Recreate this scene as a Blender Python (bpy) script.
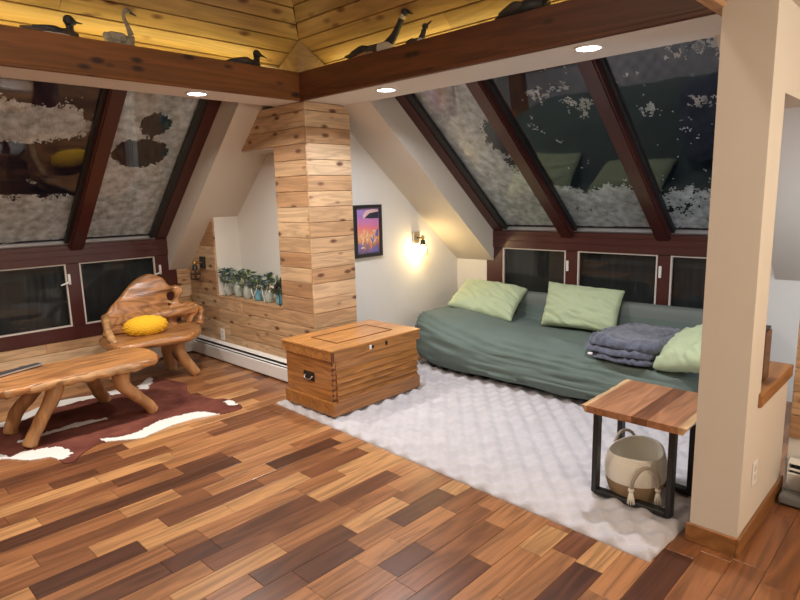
import bpy, bmesh, math, random
from mathutils import Vector, Matrix, noise
random.seed(7)
S = bpy.context.scene
for o in list(bpy.data.objects): bpy.data.objects.remove(o)
COL = S.collection
PI = math.pi
# ---------------------------------------------------------------- camera, world, exposure
cam = bpy.data.cameras.new('camera'); co = bpy.data.objects.new('camera', cam); COL.objects.link(co)
cam.sensor_fit = 'HORIZONTAL'; cam.sensor_width = 36; cam.lens = 593.19/800*36; cam.clip_start = .05
co.matrix_world = Matrix(((.69290814, .14058827, -.70718686, 0), (-.72059253, .10102501, -.68595944, 0),
                          (-.0249943, .98490044, .17130791, 1.6), (0, 0, 0, 1)))
S.camera = co
S.view_settings.view_transform = 'Standard'; S.view_settings.look = 'None'
S.view_settings.gamma = 1; S.view_settings.use_curve_mapping = False
S.view_settings.exposure = 0.1
w = bpy.data.worlds.new('night'); S.world = w; w.use_nodes = True
w.node_tree.nodes['Background'].inputs[0].default_value = (.16, .22, .35, 1)
w.node_tree.nodes['Background'].inputs[1].default_value = .012

def lamp(name, loc, power, size, color, kind='AREA', rot=(0, 0, 0), parent=None, shape='DISK', spread=PI, sizey=None):
    l = bpy.data.lights.new(name, kind); l.energy = power; l.color = color
    if kind == 'AREA':
        l.shape = shape; l.size = size; l.spread = spread
        if sizey: l.size_y = sizey
    else: l.shadow_soft_size = size
    o = bpy.data.objects.new(name, l); COL.objects.link(o); o.location = loc; o.rotation_euler = rot
    if parent: o.parent = parent; o.location = Vector(loc)-parent.location
    return o
WARM = (1, .86, .69); NEUT = (1, .88, .74); COOLW = (.93, .95, 1.0); YEL = (1, .80, .22)
# ceiling lights of the rooms behind the camera (out of frame)
P_BACK = 60
for x, y, z, p in ((.4, 1.7, 3.8, .45), (-.6, 2.6, 3.6, .35)):
    lamp('room_light', (x, y, z), P_BACK*p, .35, WARM)
for x, y, z, p in ((1.2, -1.3, 2.05, .80), (2.4, -1.3, 2.05, 1.0), (-.5, -.6, 2.05, .35)):      # kitchen pendants behind the camera
    lamp('kitchen_light', (x, y, z), P_BACK*p, .12, WARM, 'POINT')
lamp('bay_fill_light', (4.0, .1, 1.0), 18, .10, (.78, .87, 1), 'POINT')                               # unseen fill light added to brighten the slope past the half wall
P_LED = 21
LEDS = [(2.18, 4.07), (.9, 4.07), (-.4, 4.07), (3.14, 3.13), (3.12, 1.58)]
P_STRIP = 1.5

# ---------------------------------------------------------------- materials
def nodes(m):
    m.use_nodes = True; nt = m.node_tree; return nt, nt.nodes, nt.links, nt.nodes['Principled BSDF']
def ramp(nd, stops):
    r = nd.new('ShaderNodeValToRGB'); e = r.color_ramp.elements
    while len(e) < len(stops): e.new(.5)
    for k, (p, c) in enumerate(stops): e[k].position = p; e[k].color = (*c, 1)
    return r
def plain(name, c, rough=.5, metal=0, bump=0, bscale=80, vary=0, vscale=6, spec=.5, sheen=0, coat=0, stretch=(1, 1, 1)):
    m = bpy.data.materials.new(name); nt, nd, lk, b = nodes(m)
    b.inputs['Base Color'].default_value = (*c, 1); b.inputs['Roughness'].default_value = rough
    b.inputs['Metallic'].default_value = metal; b.inputs['Specular IOR Level'].default_value = spec
    b.inputs['Sheen Weight'].default_value = sheen; b.inputs['Coat Weight'].default_value = coat
    tc = nd.new('ShaderNodeTexCoord'); mp = nd.new('ShaderNodeMapping'); mp.inputs['Scale'].default_value = stretch
    lk.new(tc.outputs['Object'], mp.inputs[0])
    if vary:
        n = nd.new('ShaderNodeTexNoise'); n.inputs['Scale'].default_value = vscale; n.inputs['Detail'].default_value = 6
        lk.new(mp.outputs[0], n.inputs['Vector'])
        r = ramp(nd, [(.3, [x*(1-vary) for x in c]), (.7, [min(1, x*(1+vary)) for x in c])])
        lk.new(n.outputs['Fac'], r.inputs[0]); lk.new(r.outputs[0], b.inputs['Base Color'])
    if bump:
        n = nd.new('ShaderNodeTexNoise'); n.inputs['Scale'].default_value = bscale; n.inputs['Detail'].default_value = 3
        lk.new(mp.outputs[0], n.inputs['Vector'])
        bu = nd.new('ShaderNodeBump'); bu.inputs['Strength'].default_value = bump; bu.inputs['Distance'].default_value = .01
        lk.new(n.outputs['Fac'], bu.inputs['Height']); lk.new(bu.outputs[0], b.inputs['Normal'])
    return m
def emit(name, c, s):
    m = bpy.data.materials.new(name); nt, nd, lk, b = nodes(m)
    b.inputs['Base Color'].default_value = (*c, 1); b.inputs['Emission Color'].default_value = (*c, 1); b.inputs['Emission Strength'].default_value = s
    return m
def wood(name, tones, axis=0, grain=9, rough=.4, knots=0, knotc=(.12, .05, .02), contrast=.35, coat=0, fine=1.0, bump=.15, tint=True, ring=1.0, along=.09):
    """tones: list of colours picked by the piece's tint.r; grain runs along axis; tint.g shifts the figure."""
    m = bpy.data.materials.new(name); nt, nd, lk, b = nodes(m)
    tc = nd.new('ShaderNodeTexCoord'); at = nd.new('ShaderNodeAttribute'); at.attribute_name = 'tint'
    sp = nd.new('ShaderNodeSeparateColor'); lk.new(at.outputs['Color'], sp.inputs[0])
    mul = nd.new('ShaderNodeMath'); mul.operation = 'MULTIPLY'; mul.inputs[1].default_value = 61.7; lk.new(sp.outputs[1], mul.inputs[0])
    cb = nd.new('ShaderNodeCombineXYZ')
    for k in range(3): lk.new(mul.outputs[0], cb.inputs[k])
    add = nd.new('ShaderNodeVectorMath'); add.operation = 'ADD'; lk.new(tc.outputs['Object'], add.inputs[0]); lk.new(cb.outputs[0], add.inputs[1])
    mp = nd.new('ShaderNodeMapping'); sc = [1, 1, 1]; sc[axis] = along; mp.inputs['Scale'].default_value = sc
    lk.new(add.outputs[0], mp.inputs[0])
    n1 = nd.new('ShaderNodeTexNoise'); n1.inputs['Scale'].default_value = grain; n1.inputs['Detail'].default_value = 2; n1.inputs['Distortion'].default_value = .6
    lk.new(mp.outputs[0], n1.inputs['Vector'])
    m2 = nd.new('ShaderNodeMath'); m2.operation = 'MULTIPLY'; m2.inputs[1].default_value = 9*ring; lk.new(n1.outputs['Fac'], m2.inputs[0])
    m3 = nd.new('ShaderNodeMath'); m3.operation = 'PINGPONG'; m3.inputs[1].default_value = 1; lk.new(m2.outputs[0], m3.inputs[0])
    n2 = nd.new('ShaderNodeTexNoise'); n2.inputs['Scale'].default_value = grain*16; n2.inputs['Detail'].default_value = 4
    mp2 = nd.new('ShaderNodeMapping'); sc2 = [1, 1, 1]; sc2[axis] = .05; mp2.inputs['Scale'].default_value = sc2
    lk.new(add.outputs[0], mp2.inputs[0]); lk.new(mp2.outputs[0], n2.inputs['Vector'])
    mx = nd.new('ShaderNodeMath'); mx.operation = 'MULTIPLY_ADD'; mx.inputs[1].default_value = .6; lk.new(m3.outputs[0], mx.inputs[0])
    m5 = nd.new('ShaderNodeMath'); m5.operation = 'MULTIPLY'; m5.inputs[1].default_value = .5*fine; lk.new(n2.outputs['Fac'], m5.inputs[0]); lk.new(m5.outputs[0], mx.inputs[2])
    sh = ramp(nd, [(.15, (1-contrast,)*3), (.95, (1+contrast*.3,)*3)]); lk.new(mx.outputs[0], sh.inputs[0])
    st = [((k+.5)/len(tones), c) for k, c in enumerate(tones)]
    tr = ramp(nd, st) if len(st) > 1 else None
    mm = nd.new('ShaderNodeMix'); mm.data_type = 'RGBA'; mm.blend_type = 'MULTIPLY'; mm.inputs[0].default_value = 1
    if tr: lk.new(sp.outputs[0], tr.inputs[0]); lk.new(tr.outputs[0], mm.inputs[6])
    else: mm.inputs[6].default_value = (*tones[0], 1)
    lk.new(sh.outputs[0], mm.inputs[7]); out = mm.outputs[2]
    if knots:
        vo = nd.new('ShaderNodeTexVoronoi'); vo.inputs['Scale'].default_value = knots
        mpk = nd.new('ShaderNodeMapping'); sk = [1, 1, 1]; sk[axis] = .45; mpk.inputs['Scale'].default_value = sk
        lk.new(add.outputs[0], mpk.inputs[0]); lk.new(mpk.outputs[0], vo.inputs['Vector'])
        kr = ramp(nd, [(.10, (1, 1, 1)), (.23, (0, 0, 0))]); lk.new(vo.outputs['Distance'], kr.inputs[0])
        mk = nd.new('ShaderNodeMix'); mk.data_type = 'RGBA'; lk.new(kr.outputs[0], mk.inputs[0]); lk.new(out, mk.inputs[6])
        mk.inputs[7].default_value = (*knotc, 1); out = mk.outputs[2]
    lk.new(out, b.inputs['Base Color'])
    b.inputs['Roughness'].default_value = rough; b.inputs['Coat Weight'].default_value = coat; b.inputs['Coat Roughness'].default_value = .15
    if bump:
        bu = nd.new('ShaderNodeBump'); bu.inputs['Strength'].default_value = bump; bu.inputs['Distance'].default_value = .004
        lk.new(mx.outputs[0], bu.inputs['Height']); lk.new(bu.outputs[0], b.inputs['Normal'])
    return m
M = {}
M['floor'] = wood('floor_wood', [(.085, .030, .015), (.165, .060, .026), (.27, .108, .042), (.36, .160, .063), (.46, .235, .095)], 0, 11, .32, contrast=.5, coat=.1, bump=.05, ring=1.0)
M['cedar'] = wood('cedar_boards', [(.45, .255, .13), (.54, .34, .185), (.63, .43, .255)], 1, 15, .6, knots=10, knotc=(.14, .055, .03), contrast=.34, ring=.9)
M['cedar_x'] = wood('cedar_boards_lit', [(.50, .295, .15), (.59, .38, .21), (.68, .475, .29)], 0, 15, .6, knots=10, knotc=(.14, .055, .03), contrast=.34, ring=.9)  # lighter cedar copy: stronger light on front-facing boards is in the colour
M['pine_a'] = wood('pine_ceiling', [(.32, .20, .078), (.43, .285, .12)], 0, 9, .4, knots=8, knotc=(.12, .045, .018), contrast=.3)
M['pine_b'] = wood('pine_ceiling_shaded', [(.28, .17, .065), (.38, .24, .10)], 1, 9, .4, knots=8, knotc=(.12, .045, .018), contrast=.3)  # same pine, darkened: this slope's weaker light is painted into its tones
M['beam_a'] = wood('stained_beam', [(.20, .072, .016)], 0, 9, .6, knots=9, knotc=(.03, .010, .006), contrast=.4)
M['beam_b'] = wood('stained_beam_shaded', [(.12, .038, .013)], 1, 9, .5, knots=9, knotc=(.025, .008, .005), contrast=.4)  # darker than the left beam: dim light on this face painted in
M['base'] = wood('oak_baseboard', [(.32, .14, .045)], 0, 6, .4, contrast=.4)
M['chest'] = wood('chest_pine', [(.38, .155, .040), (.46, .20, .055)], 0, 15, .32, contrast=.45, coat=.3, knots=0)
M['chest_y'] = wood('chest_pine_end', [(.38, .155, .040), (.45, .19, .052)], 1, 15, .32, contrast=.45, coat=.3)
M['chest_dark'] = wood('chest_dark_joint', [(.14, .045, .015)], 0, 7, .4)
M['burl'] = wood('burl_wood', [(.45, .20, .07)], 0, 9, .33, contrast=.6, coat=.2, ring=1.5, knots=3.5, knotc=(.25, .10, .035))
M['burl_leg'] = wood('log_wood', [(.50, .25, .10)], 2, 7, .42, contrast=.34, coat=.2, knots=4)
M['burl_swirl'] = wood('swirled_burl', [(.47, .21, .072)], 0, 3.2, .33, contrast=.55, coat=.2, ring=2.2, knots=3, knotc=(.25, .10, .035), fine=.8, along=.55)
M['burl_edge'] = wood('bark_edge_wood', [(.50, .27, .115)], 0, 14, .5, contrast=.6, bump=.6)
M['sidetop'] = wood('acacia_boards', [(.14, .052, .026), (.34, .15, .072), (.45, .215, .11), (.62, .40, .21)], 0, 14, .35, contrast=.4, coat=.3)
M['paint'] = plain('wall_paint', (.64, .59, .52), .85, bump=.04, bscale=60)
M['paint_w'] = plain('white_paint', (.72, .695, .65), .8, bump=.1, bscale=60)
M['maroon'] = plain('maroon_frame', (.062, .015, .013), .32, coat=.2)
M['alu'] = plain('aluminium', (.62, .62, .63), .35, .7)
M['gasket'] = plain('white_gasket', (.60, .55, .50), .5)
M['white'] = plain('white_enamel', (.78, .77, .76), .4)
M['slot'] = plain('heater_slot', (.04, .04, .04), .7)
M['black'] = plain('black_metal', (.018, .018, .02), .42)
M['steel'] = plain('steel', (.55, .52, .48), .3, 1)
M['brass'] = plain('brass', (.65, .42, .16), .3, 1)
M['iron'] = plain('dark_iron', (.05, .04, .035), .4, .8)
M['snow'] = plain('frost_snow', (.56, .62, .66), .95, bump=1, bscale=60, vary=.42, vscale=15)
M['darkgreen'] = plain('sofa_cover', (.112, .148, .130), .95, bump=.12, bscale=300, vary=.06, vscale=3)
M['backcloth'] = plain('sofa_back_cloth', (.15, .17, .155), .95, bump=.1, bscale=300)
M['pillow'] = plain('sage_pillow', (.40, .47, .30), .95, bump=.12, bscale=200)
M['blanket'] = plain('plush_blanket', (.082, .092, .132), 1, bump=.6, bscale=130, vary=.4, vscale=22, sheen=.3)
M['rug'] = plain('plush_rug', (.47, .445, .46), 1, bump=.5, bscale=160, vary=.09, vscale=9)
M['yellow'] = plain('yellow_knit', (.82, .46, .02), .85, bump=.3, bscale=120)
M['cream'] = plain('cream_rope', (.86, .82, .72), .95, bump=.35, bscale=140)
M['tan'] = plain('tan_rope', (.33, .22, .12), .95, bump=.35, bscale=140)
M['greyrope'] = plain('grey_rope', (.40, .34, .27), .95, bump=.3, bscale=200)
M['vac'] = plain('grey_plastic', (.17, .175, .18), .45)
M['vac_d'] = plain('dark_plastic', (.05, .05, .055), .4)
M['boxbrown'] = plain('brown_lacquer', (.055, .022, .02), .25, coat=.3)
M['leaf'] = plain('leaf', (.16, .25, .11), .6, vary=.4, vscale=30)
M['leaf_b'] = plain('blue_leaf', (.15, .22, .30), .6, vary=.5, vscale=30)
M['leaf_w'] = plain('pale_leaf', (.48, .56, .42), .6, vary=.3, vscale=30)
M['jar'] = plain('pale_jar', (.40, .45, .42), .2, vary=.2, vscale=18, coat=.4)
M['jar_b'] = plain('blue_jar', (.16, .42, .55), .25, coat=.4)
M['ribbon'] = plain('white_ribbon', (.75, .74, .70), .7)
M['bird_dk'] = plain('bird_dark', (.018, .02, .028), .5, vary=.4, vscale=40)
M['bird_br'] = plain('bird_brown', (.055, .042, .035), .6, vary=.3, vscale=60)
M['bird_gr'] = plain('bird_grey', (.28, .26, .22), .8, vary=.35, vscale=45)
M['bird_w'] = plain('bird_white', (.50, .45, .40), .7)
M['bird_tan'] = plain('bird_tan', (.36, .20, .11), .7, vary=.3, vscale=30)
M['led'] = emit('led_lens', (.95, .97, 1), 14)
M['bulb_on'] = emit('lit_bulb', (1, .74, .36), 190)
M['strip'] = emit('light_strip', (1, .72, .25), 6)
M['darkvoid'] = plain('dark_wood_gap', (.02, .012, .01), .9)
def glass(name, c=(1, 1, 1), ior=1.5, rough=0):
    m = bpy.data.materials.new(name); m.use_nodes = True; nt = m.node_tree; nd = nt.nodes; lk = nt.links
    nd.remove(nd['Principled BSDF'])
    tr = nd.new('ShaderNodeBsdfTransparent'); tr.inputs[0].default_value = (*c, 1)
    gl = nd.new('ShaderNodeBsdfGlossy'); gl.inputs['Roughness'].default_value = rough
    fr = nd.new('ShaderNodeFresnel'); ge = nd.new('ShaderNodeNewGeometry'); mi = nd.new('ShaderNodeMix'); mi.data_type = 'FLOAT'
    lk.new(ge.outputs['Backfacing'], mi.inputs[0]); mi.inputs[2].default_value = ior; mi.inputs[3].default_value = 1/ior; lk.new(mi.outputs[0], fr.inputs[0])
    mx = nd.new('ShaderNodeMixShader'); lk.new(fr.outputs[0], mx.inputs[0]); lk.new(tr.outputs[0], mx.inputs[1]); lk.new(gl.outputs[0], mx.inputs[2])
    lk.new(mx.outputs[0], nd['Material Output'].inputs[0]); return m
M['glass'] = glass('window_glass', (.95, .96, .96), 1.62)
M['glass_low'] = glass('low_window_glass', (.9, .92, .92), 1.38)
M['bulb'] = glass('clear_bulb', (.95, .93, .9), 1.6)

# ---------------------------------------------------------------- building helpers
def root_of(o):
    while o.parent: o = o.parent
    return o
def link(name, bm, m, parent=None, smooth=False, kind=None, recalc=True):
    if recalc: bmesh.ops.recalc_face_normals(bm, faces=bm.faces[:])
    if parent:
        off = root_of(parent).location
        if off.length: bmesh.ops.translate(bm, verts=bm.verts[:], vec=-off)
    me = bpy.data.meshes.new(name); bm.to_mesh(me); bm.free()
    for mm in (m if isinstance(m, (list, tuple)) else [m]): me.materials.append(M[mm] if isinstance(mm, str) else mm)
    if smooth:
        for p in me.polygons: p.use_smooth = True
    o = bpy.data.objects.new(name, me); COL.objects.link(o)
    if parent: o.parent = parent
    elif kind is None: pass
    if kind: o['kind'] = kind
    return o
def tag(o, label, cat, group=None):
    o['label'] = label; o['category'] = cat
    if group: o['group'] = group
    return o
def thing(name, loc, label=None, cat=None, group=None, kind=None):
    o = bpy.data.objects.new(name, None); COL.objects.link(o); o.location = loc; o.empty_display_size = .1
    if label: tag(o, label, cat, group)
    if kind: o['kind'] = kind
    return o
def settint(bm, r, g, faces=None):
    l = bm.loops.layers.float_color.get('tint') or bm.loops.layers.float_color.new('tint')
    for f in (faces or bm.faces):
        for lp in f.loops: lp[l] = (r, g, 0, 1)
def hexa(bm, P, c=0):
    vs = [bm.verts.new(p) for p in P]
    fs = [bm.faces.new([vs[i] for i in f]) for f in ((0, 3, 2, 1), (4, 5, 6, 7), (0, 1, 5, 4), (1, 2, 6, 5), (2, 3, 7, 6), (3, 0, 4, 7))]
    return fs
def box(bm, lo, hi, bev=0, seg=1):
    x0, y0, z0 = lo; x1, y1, z1 = hi
    fs = hexa(bm, [(x0, y0, z0), (x1, y0, z0), (x1, y1, z0), (x0, y1, z0), (x0, y0, z1), (x1, y0, z1), (x1, y1, z1), (x0, y1, z1)])
    if bev:
        es = list({e for f in fs for e in f.edges})
        r = bmesh.ops.bevel(bm, geom=es, offset=bev, segments=seg, affect='EDGES', profile=.6); fs = r['faces']
    return fs
def boxo(name, lo, hi, m, parent=None, bev=0, kind=None, seg=1, tint=None):
    bm = bmesh.new(); box(bm, lo, hi, bev, seg)
    if tint: settint(bm, *tint)
    return link(name, bm, m, parent, kind=kind)
def board(bm, o, u, v, n, L, W, T, c=.002, lift=0, tint=(.5, .5)):
    """chamfered board: origin o, length L along u, width W along v, thickness T along n"""
    o = Vector(o)+Vector(n)*lift; u = Vector(u); v = Vector(v); n = Vector(n)
    p = lambda a, b, d: bm.verts.new(o+u*a+v*b+n*d)
    A = [p(0, 0, 0), p(L, 0, 0), p(L, W, 0), p(0, W, 0)]
    B = [p(0, 0, T-c), p(L, 0, T-c), p(L, W, T-c), p(0, W, T-c)]
    Cc = [p(c, c, T), p(L-c, c, T), p(L-c, W-c, T), p(c, W-c, T)]
    fs = [bm.faces.new(A[::-1]), bm.faces.new(Cc)]
    for i in range(4):
        j = (i+1) % 4
        fs.append(bm.faces.new((A[i], A[j], B[j], B[i]))); fs.append(bm.faces.new((B[i], B[j], Cc[j], Cc[i])))
    settint(bm, tint[0], tint[1], fs)
def prism(bm, poly, axis, a, b):
    """poly of 2-D points in the two other axes, extruded along axis from a to b"""
    def P(q, t):
        r = list(q); r.insert(axis, t); return r
    A = [bm.verts.new(P(q, a)) for q in poly]; B = [bm.verts.new(P(q, b)) for q in poly]
    bm.faces.new(A); bm.faces.new(B[::-1]); n = len(poly)
    for i in range(n): bm.faces.new((A[i], A[(i+1) % n], B[(i+1) % n], B[i]))
def loft(bm, pts, rad, n=14, up=(0, 0, 1), cap=True, jit=0, seed=0):
    """smooth tube through pts; rad = list of r or (rw, rh)"""
    pts = [Vector(p) for p in pts]; rings = []; up = Vector(up)
    for i, p in enumerate(pts):
        d = (pts[min(i+1, len(pts)-1)]-pts[max(i-1, 0)]).normalized()
        s = d.cross(up)
        if s.length < 1e-3: s = d.cross(Vector((1, 0, 0)))
        s.normalize(); t = s.cross(d).normalized()
        r = rad[i]; rw, rh = (r, r) if not isinstance(r, tuple) else r
        ring = []
        for k in range(n):
            a = 2*PI*k/n; q = p+s*math.cos(a)*rw+t*math.sin(a)*rh
            if jit: q += (q-p).normalized()*jit*noise.noise(q*14+Vector((seed, 0, 0)))
            ring.append(bm.verts.new(q))
        rings.append(ring)
    for a, b in zip(rings, rings[1:]):
        for k in range(n): bm.faces.new((a[k], a[(k+1) % n], b[(k+1) % n], b[k]))
    if cap: bm.faces.new(rings[0][::-1]); bm.faces.new(rings[-1])
    return rings
def spline(P, n=6):
    """Catmull-Rom resample of a list of tuples"""
    P = [Vector(p) for p in P]; Q = [P[0]*2-P[1]]+P+[P[-1]*2-P[-2]]; out = []
    for i in range(1, len(Q)-2):
        for k in range(n):
            t = k/n; a, b, c, d = Q[i-1:i+3]
            out.append(.5*((2*b)+(c-a)*t+(2*a-5*b+4*c-d)*t*t+(3*b-a-3*c+d)*t**3))
    out.append(P[-1]); return out
def sloft(bm, pts, rad, n=14, k=5, **kw):
    P = spline(pts, k); Rr = spline([(r[0], r[1], 0) if isinstance(r, tuple) else (r, r, 0) for r in rad], k)
    return loft(bm, P, [(max(r.x, .0005), max(r.y, .0005)) for r in Rr], n, **kw)
def lathe(bm, prof, c, n=24, axis=(0, 0, 1)):
    c = Vector(c); ax = Vector(axis).normalized(); s = ax.orthogonal().normalized(); t = ax.cross(s); rings = []
    for r, h in prof:
        rings.append([bm.verts.new(c+ax*h+(s*math.cos(2*PI*k/n)+t*math.sin(2*PI*k/n))*max(r, 1e-4)) for k in range(n)])
    for a, b in zip(rings, rings[1:]):
        for k in range(n): bm.faces.new((a[k], a[(k+1) % n], b[(k+1) % n], b[k]))
    bm.faces.new(rings[0][::-1]); bm.faces.new(rings[-1])
def slab2d(name, outer, holes, thick, bev, plane, m, parent, level=0, smooth=False, disp=0):
    """rounded slab from a 2-D outline (curve filled and bevelled). plane maps (x, y, z) -> world"""
    cu = bpy.data.curves.new(name, 'CURVE'); cu.dimensions = '2D'; cu.fill_mode = 'BOTH'
    cu.extrude = max(thick/2-bev, .0001); cu.bevel_depth = bev; cu.bevel_resolution = 2; cu.offset = -bev
    for loop in [outer]+holes:
        L = [Vector((p[0], p[1], 0)) for p in loop]; n = len(L); R = []
        for i in range(n):
            a, b, c, d = L[i-1], L[i], L[(i+1) % n], L[(i+2) % n]
            for k in range(4):
                t = k/4; R.append(.5*((2*b)+(c-a)*t+(2*a-5*b+4*c-d)*t*t+(3*b-a-3*c+d)*t**3))
        s = cu.splines.new('POLY'); s.points.add(len(R)-1); s.use_cyclic_u = True
        for q, p in zip(s.points, R): q.co = (p.x, p.y, 0, 1)
    to = bpy.data.objects.new('tmp', cu); COL.objects.link(to)
    dg = bpy.context.evaluated_depsgraph_get(); me = bpy.data.meshes.new_from_object(to.evaluated_get(dg))
    bpy.data.objects.remove(to); bm = bmesh.new(); bm.from_mesh(me); bpy.data.meshes.remove(me)
    bmesh.ops.remove_doubles(bm, verts=bm.verts[:], dist=.0004)
    for v in bm.verts:
        q = Vector(plane(v.co.x, v.co.y, v.co.z))
        if disp: q += noise.noise_vector(q*9)*disp
        v.co = q
    return link(name, bm, m, parent, smooth)
def gridsurf(bm, f, nu, nv, closed=False):
    V = [[bm.verts.new(f(i/nu, j/nv)) for j in range(nv+1)] for i in range(nu+1)]
    for i in range(nu):
        for j in range(nv): bm.faces.new((V[i][j], V[i+1][j], V[i+1][j+1], V[i][j+1]))
    return V

def sm(a, b, x):
    t = min(1, max(0, (x-a)/(b-a))); return t*t*(3-2*t)
# ---------------------------------------------------------------- room geometry constants
YA, XB, XW, YC = 6.04, 5.10, 3.0, 3.9          # left glazed wall, back glazed wall, cedar wall, column front
SA, SB = .93, .836
aA, aB = math.atan(SA), math.atan(SB)
HS, HB = 2.36, 2.56                              # soffit height, beam top
def GA(x, t, n): return Vector((x, YA-t*math.cos(aA)+n*math.sin(aA), 1.24+t*math.sin(aA)+n*math.cos(aA)))
def GB(y, t, n): return Vector((XB-t*math.cos(aB)+n*math.sin(aB), y, 1.24+t*math.sin(aB)+n*math.cos(aB)))
def sbox(bm, G, s0, s1, t0, t1, n0, n1, bev=0):
    fs = hexa(bm, [G(s0, t0, n0), G(s1, t0, n0), G(s1, t1, n0), G(s0, t1, n0), G(s0, t0, n1), G(s1, t0, n1), G(s1, t1, n1), G(s0, t1, n1)])
    if bev: bmesh.ops.bevel(bm, geom=list({e for f in fs for e in f.edges}), offset=bev, segments=2, affect='EDGES')

# ---------------------------------------------------------------- floor
floor = boxo('floor', (-2.6, -2.6, -.15), (5.4, 6.4, -.016), 'darkvoid', kind='structure')
TONE = {'dk': .12, 'wn': .06, 'rd': .28, 'md': .40, 'or': .58, 'tn': .66, 'lt': .90}
KNOWN = [('dk', -.35, 1.79, 16), ('rd', 1.13, 1.58, 20), ('md', .60, 1.14, 18), ('dk', .52, .98, 12), ('lt', .5, 1.09, 19), ('md', .35, .80, 13),
         ('rd', 1.14, 1.71, 13), ('dk', 1.87, 2.39, 14), ('rd', 1.94, 2.40, 12), ('lt', 1.80, 2.49, 10), ('dk', .98, 1.22, 10),
         ('rd', 1.11, 1.85, 9), ('rd', 1.85, 2.30, 9), ('lt', 1.73, 2.10, 7), ('dk', 1.20, 1.73, 7), ('dk', 1.34, 1.66, 6), ('lt', .9, 1.41, 8),
         ('or', 1.66, 1.92, 6), ('tn', 1.32, 1.58, 5), ('dk', 1.92, 2.33, 6), ('lt', 2.10, 2.5, 11), ('tn', 1.60, 2.14, 15), ('tn', 1.22, 1.80, 11), ('or', 1.80, 2.10, 11),
         ('lt', 2.33, 2.50, 6), ('md', 2.19, 2.56, 5), ('tn', 1.81, 2.19, 5), ('dk', 1.62, 1.86, 4), ('md', 1.86, 2.33, 4), ('rd', 1.50, 1.95, 2),
         ('tn', 1.93, 2.47, 2), ('tn', 2.23, 2.52, 3), ('md', 1.60, 2.23, 3), ('lt', 2.15, 2.40, 1), ('tn', 1.60, 2.15, 1), ('dk', 1.80, 2.22, -1), ('rd', 2.24, 2.52, 0),
         ('tn', 1.80, 2.24, 0), ('wn', 2.08, 2.58, -3), ('tn', 1.60, 2.08, -2), ('tn', 2.08, 2.46, -2), ('rd', 2.46, 2.7, -2), ('md', 1.71, 2.30, 13), ('tn', .2, .60, 14), ('md', .60, 1.45, 14), ('tn', 1.45, 1.87, 14)]
W = .126; rowsP = {}
for t, a, b, k in KNOWN: rowsP.setdefault(k, []).append((a, b, TONE[t]))
planks = []
for k in range(-29, 40):
    y0 = 1.12+W*k
    if y0+W > 6.05: continue
    seg = sorted(rowsP.get(k, [])); fixed = []
    lastb = -9
    for a, b, t in seg:
        a = max(a, lastb)
        if b-a > .05: fixed.append((a, b, t)); lastb = b
    x = -2.4-random.random()*.5; fi = 0
    while x < 5.1:
        nxt = fixed[fi] if fi < len(fixed) else None
        if nxt and abs(x-nxt[0]) < 1e-6:
            planks.append((x, nxt[1], y0, nxt[2])); x = nxt[1]; fi += 1; continue
        L = random.choice((.3, .38, .46, .55, .62, .75, .95)); e = x+L
        if nxt and e > nxt[0]-.12: e = nxt[0]
        t = random.choice((.2, .32, .42, .50, .56, .62, .66, .72, .80, .88, .60, .5))
        if k < -2: t = random.choice((.44, .5, .52, .56, .48))
        planks.append((x, e, y0, t)); x = e
fwd = Vector((.70718686, .68595944))
def visible(pl):
    x, y = (pl[0]+pl[1])/2, pl[2]
    d = Vector((x, y)); f = d.dot(fwd); r = d.dot(Vector((fwd.y, -fwd.x)))
    if f < .9 or abs(r)/f > .78 or y > 6: return None
    if x > 4.1 or (x > 3.05 and y > 3.9) or (x > 3.0 and y < -.3): return None
    if 2.62 < x < 4.1 and .95 < y < 3.8: return None       # hidden by the rug
    return f*f/(pl[1]-pl[0])
cand = sorted([(visible(p), i) for i, p in enumerate(planks) if visible(p) is not None])
single = {i for _, i in cand[:300]}
rest = bmesh.new()
for i, (x0, x1, y0, t) in enumerate(planks):
    if x1-x0 < .03: continue
    tn = (min(.98, max(.02, t+random.uniform(-.03, .03))), random.random())
    y1 = min(y0+W, 6.04)
    args = ((x0+.0006, y0+.0006, -.018), (1, 0, 0), (0, 1, 0), (0, 0, 1), x1-x0-.0012, y1-y0-.0012, .018, .0012, 0, tn)
    if i in single:
        bm = bmesh.new(); board(bm, *args); link('plank', bm, 'floor', floor)
    else: board(rest, *args)
link('plank', rest, 'floor', floor, kind='stuff')

# ---------------------------------------------------------------- walls, sloped ceilings
def rnd(): return (random.random(), random.random())
def cedar_rows(parent, plane, rows, m, T=.016, axis_len=None):
    """rows: list of (z0, z1, [(s0, s1), ...]); plane(s, z) gives (origin, u, n)"""
    for z0, z1, segs in rows:
        for s0, s1 in segs:
            if s1-s0 < .02 or z1-z0 < .01: continue
            bm = bmesh.new(); o, u, n = plane(s0, z0)
            board(bm, o, u, (0, 0, 1), n, s1-s0-.0012, z1-z0-.0025, T, .0042, random.uniform(0, .002), rnd())
            link('plank', bm, m, parent)
def split(s0, s1, lo=.7, hi=1.5):
    out = []; s = s0
    while s1-s > 1e-6:
        e = s+random.uniform(lo, hi)
        if s1-e < .35: e = s1
        out.append((s, min(e, s1))); s = min(e, s1)
    return out
# sloped ceiling planes
ZCA = lambda y: .90+.95*(YA-y)
ZCB = lambda x: .923+SB*(XB-x)
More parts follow.
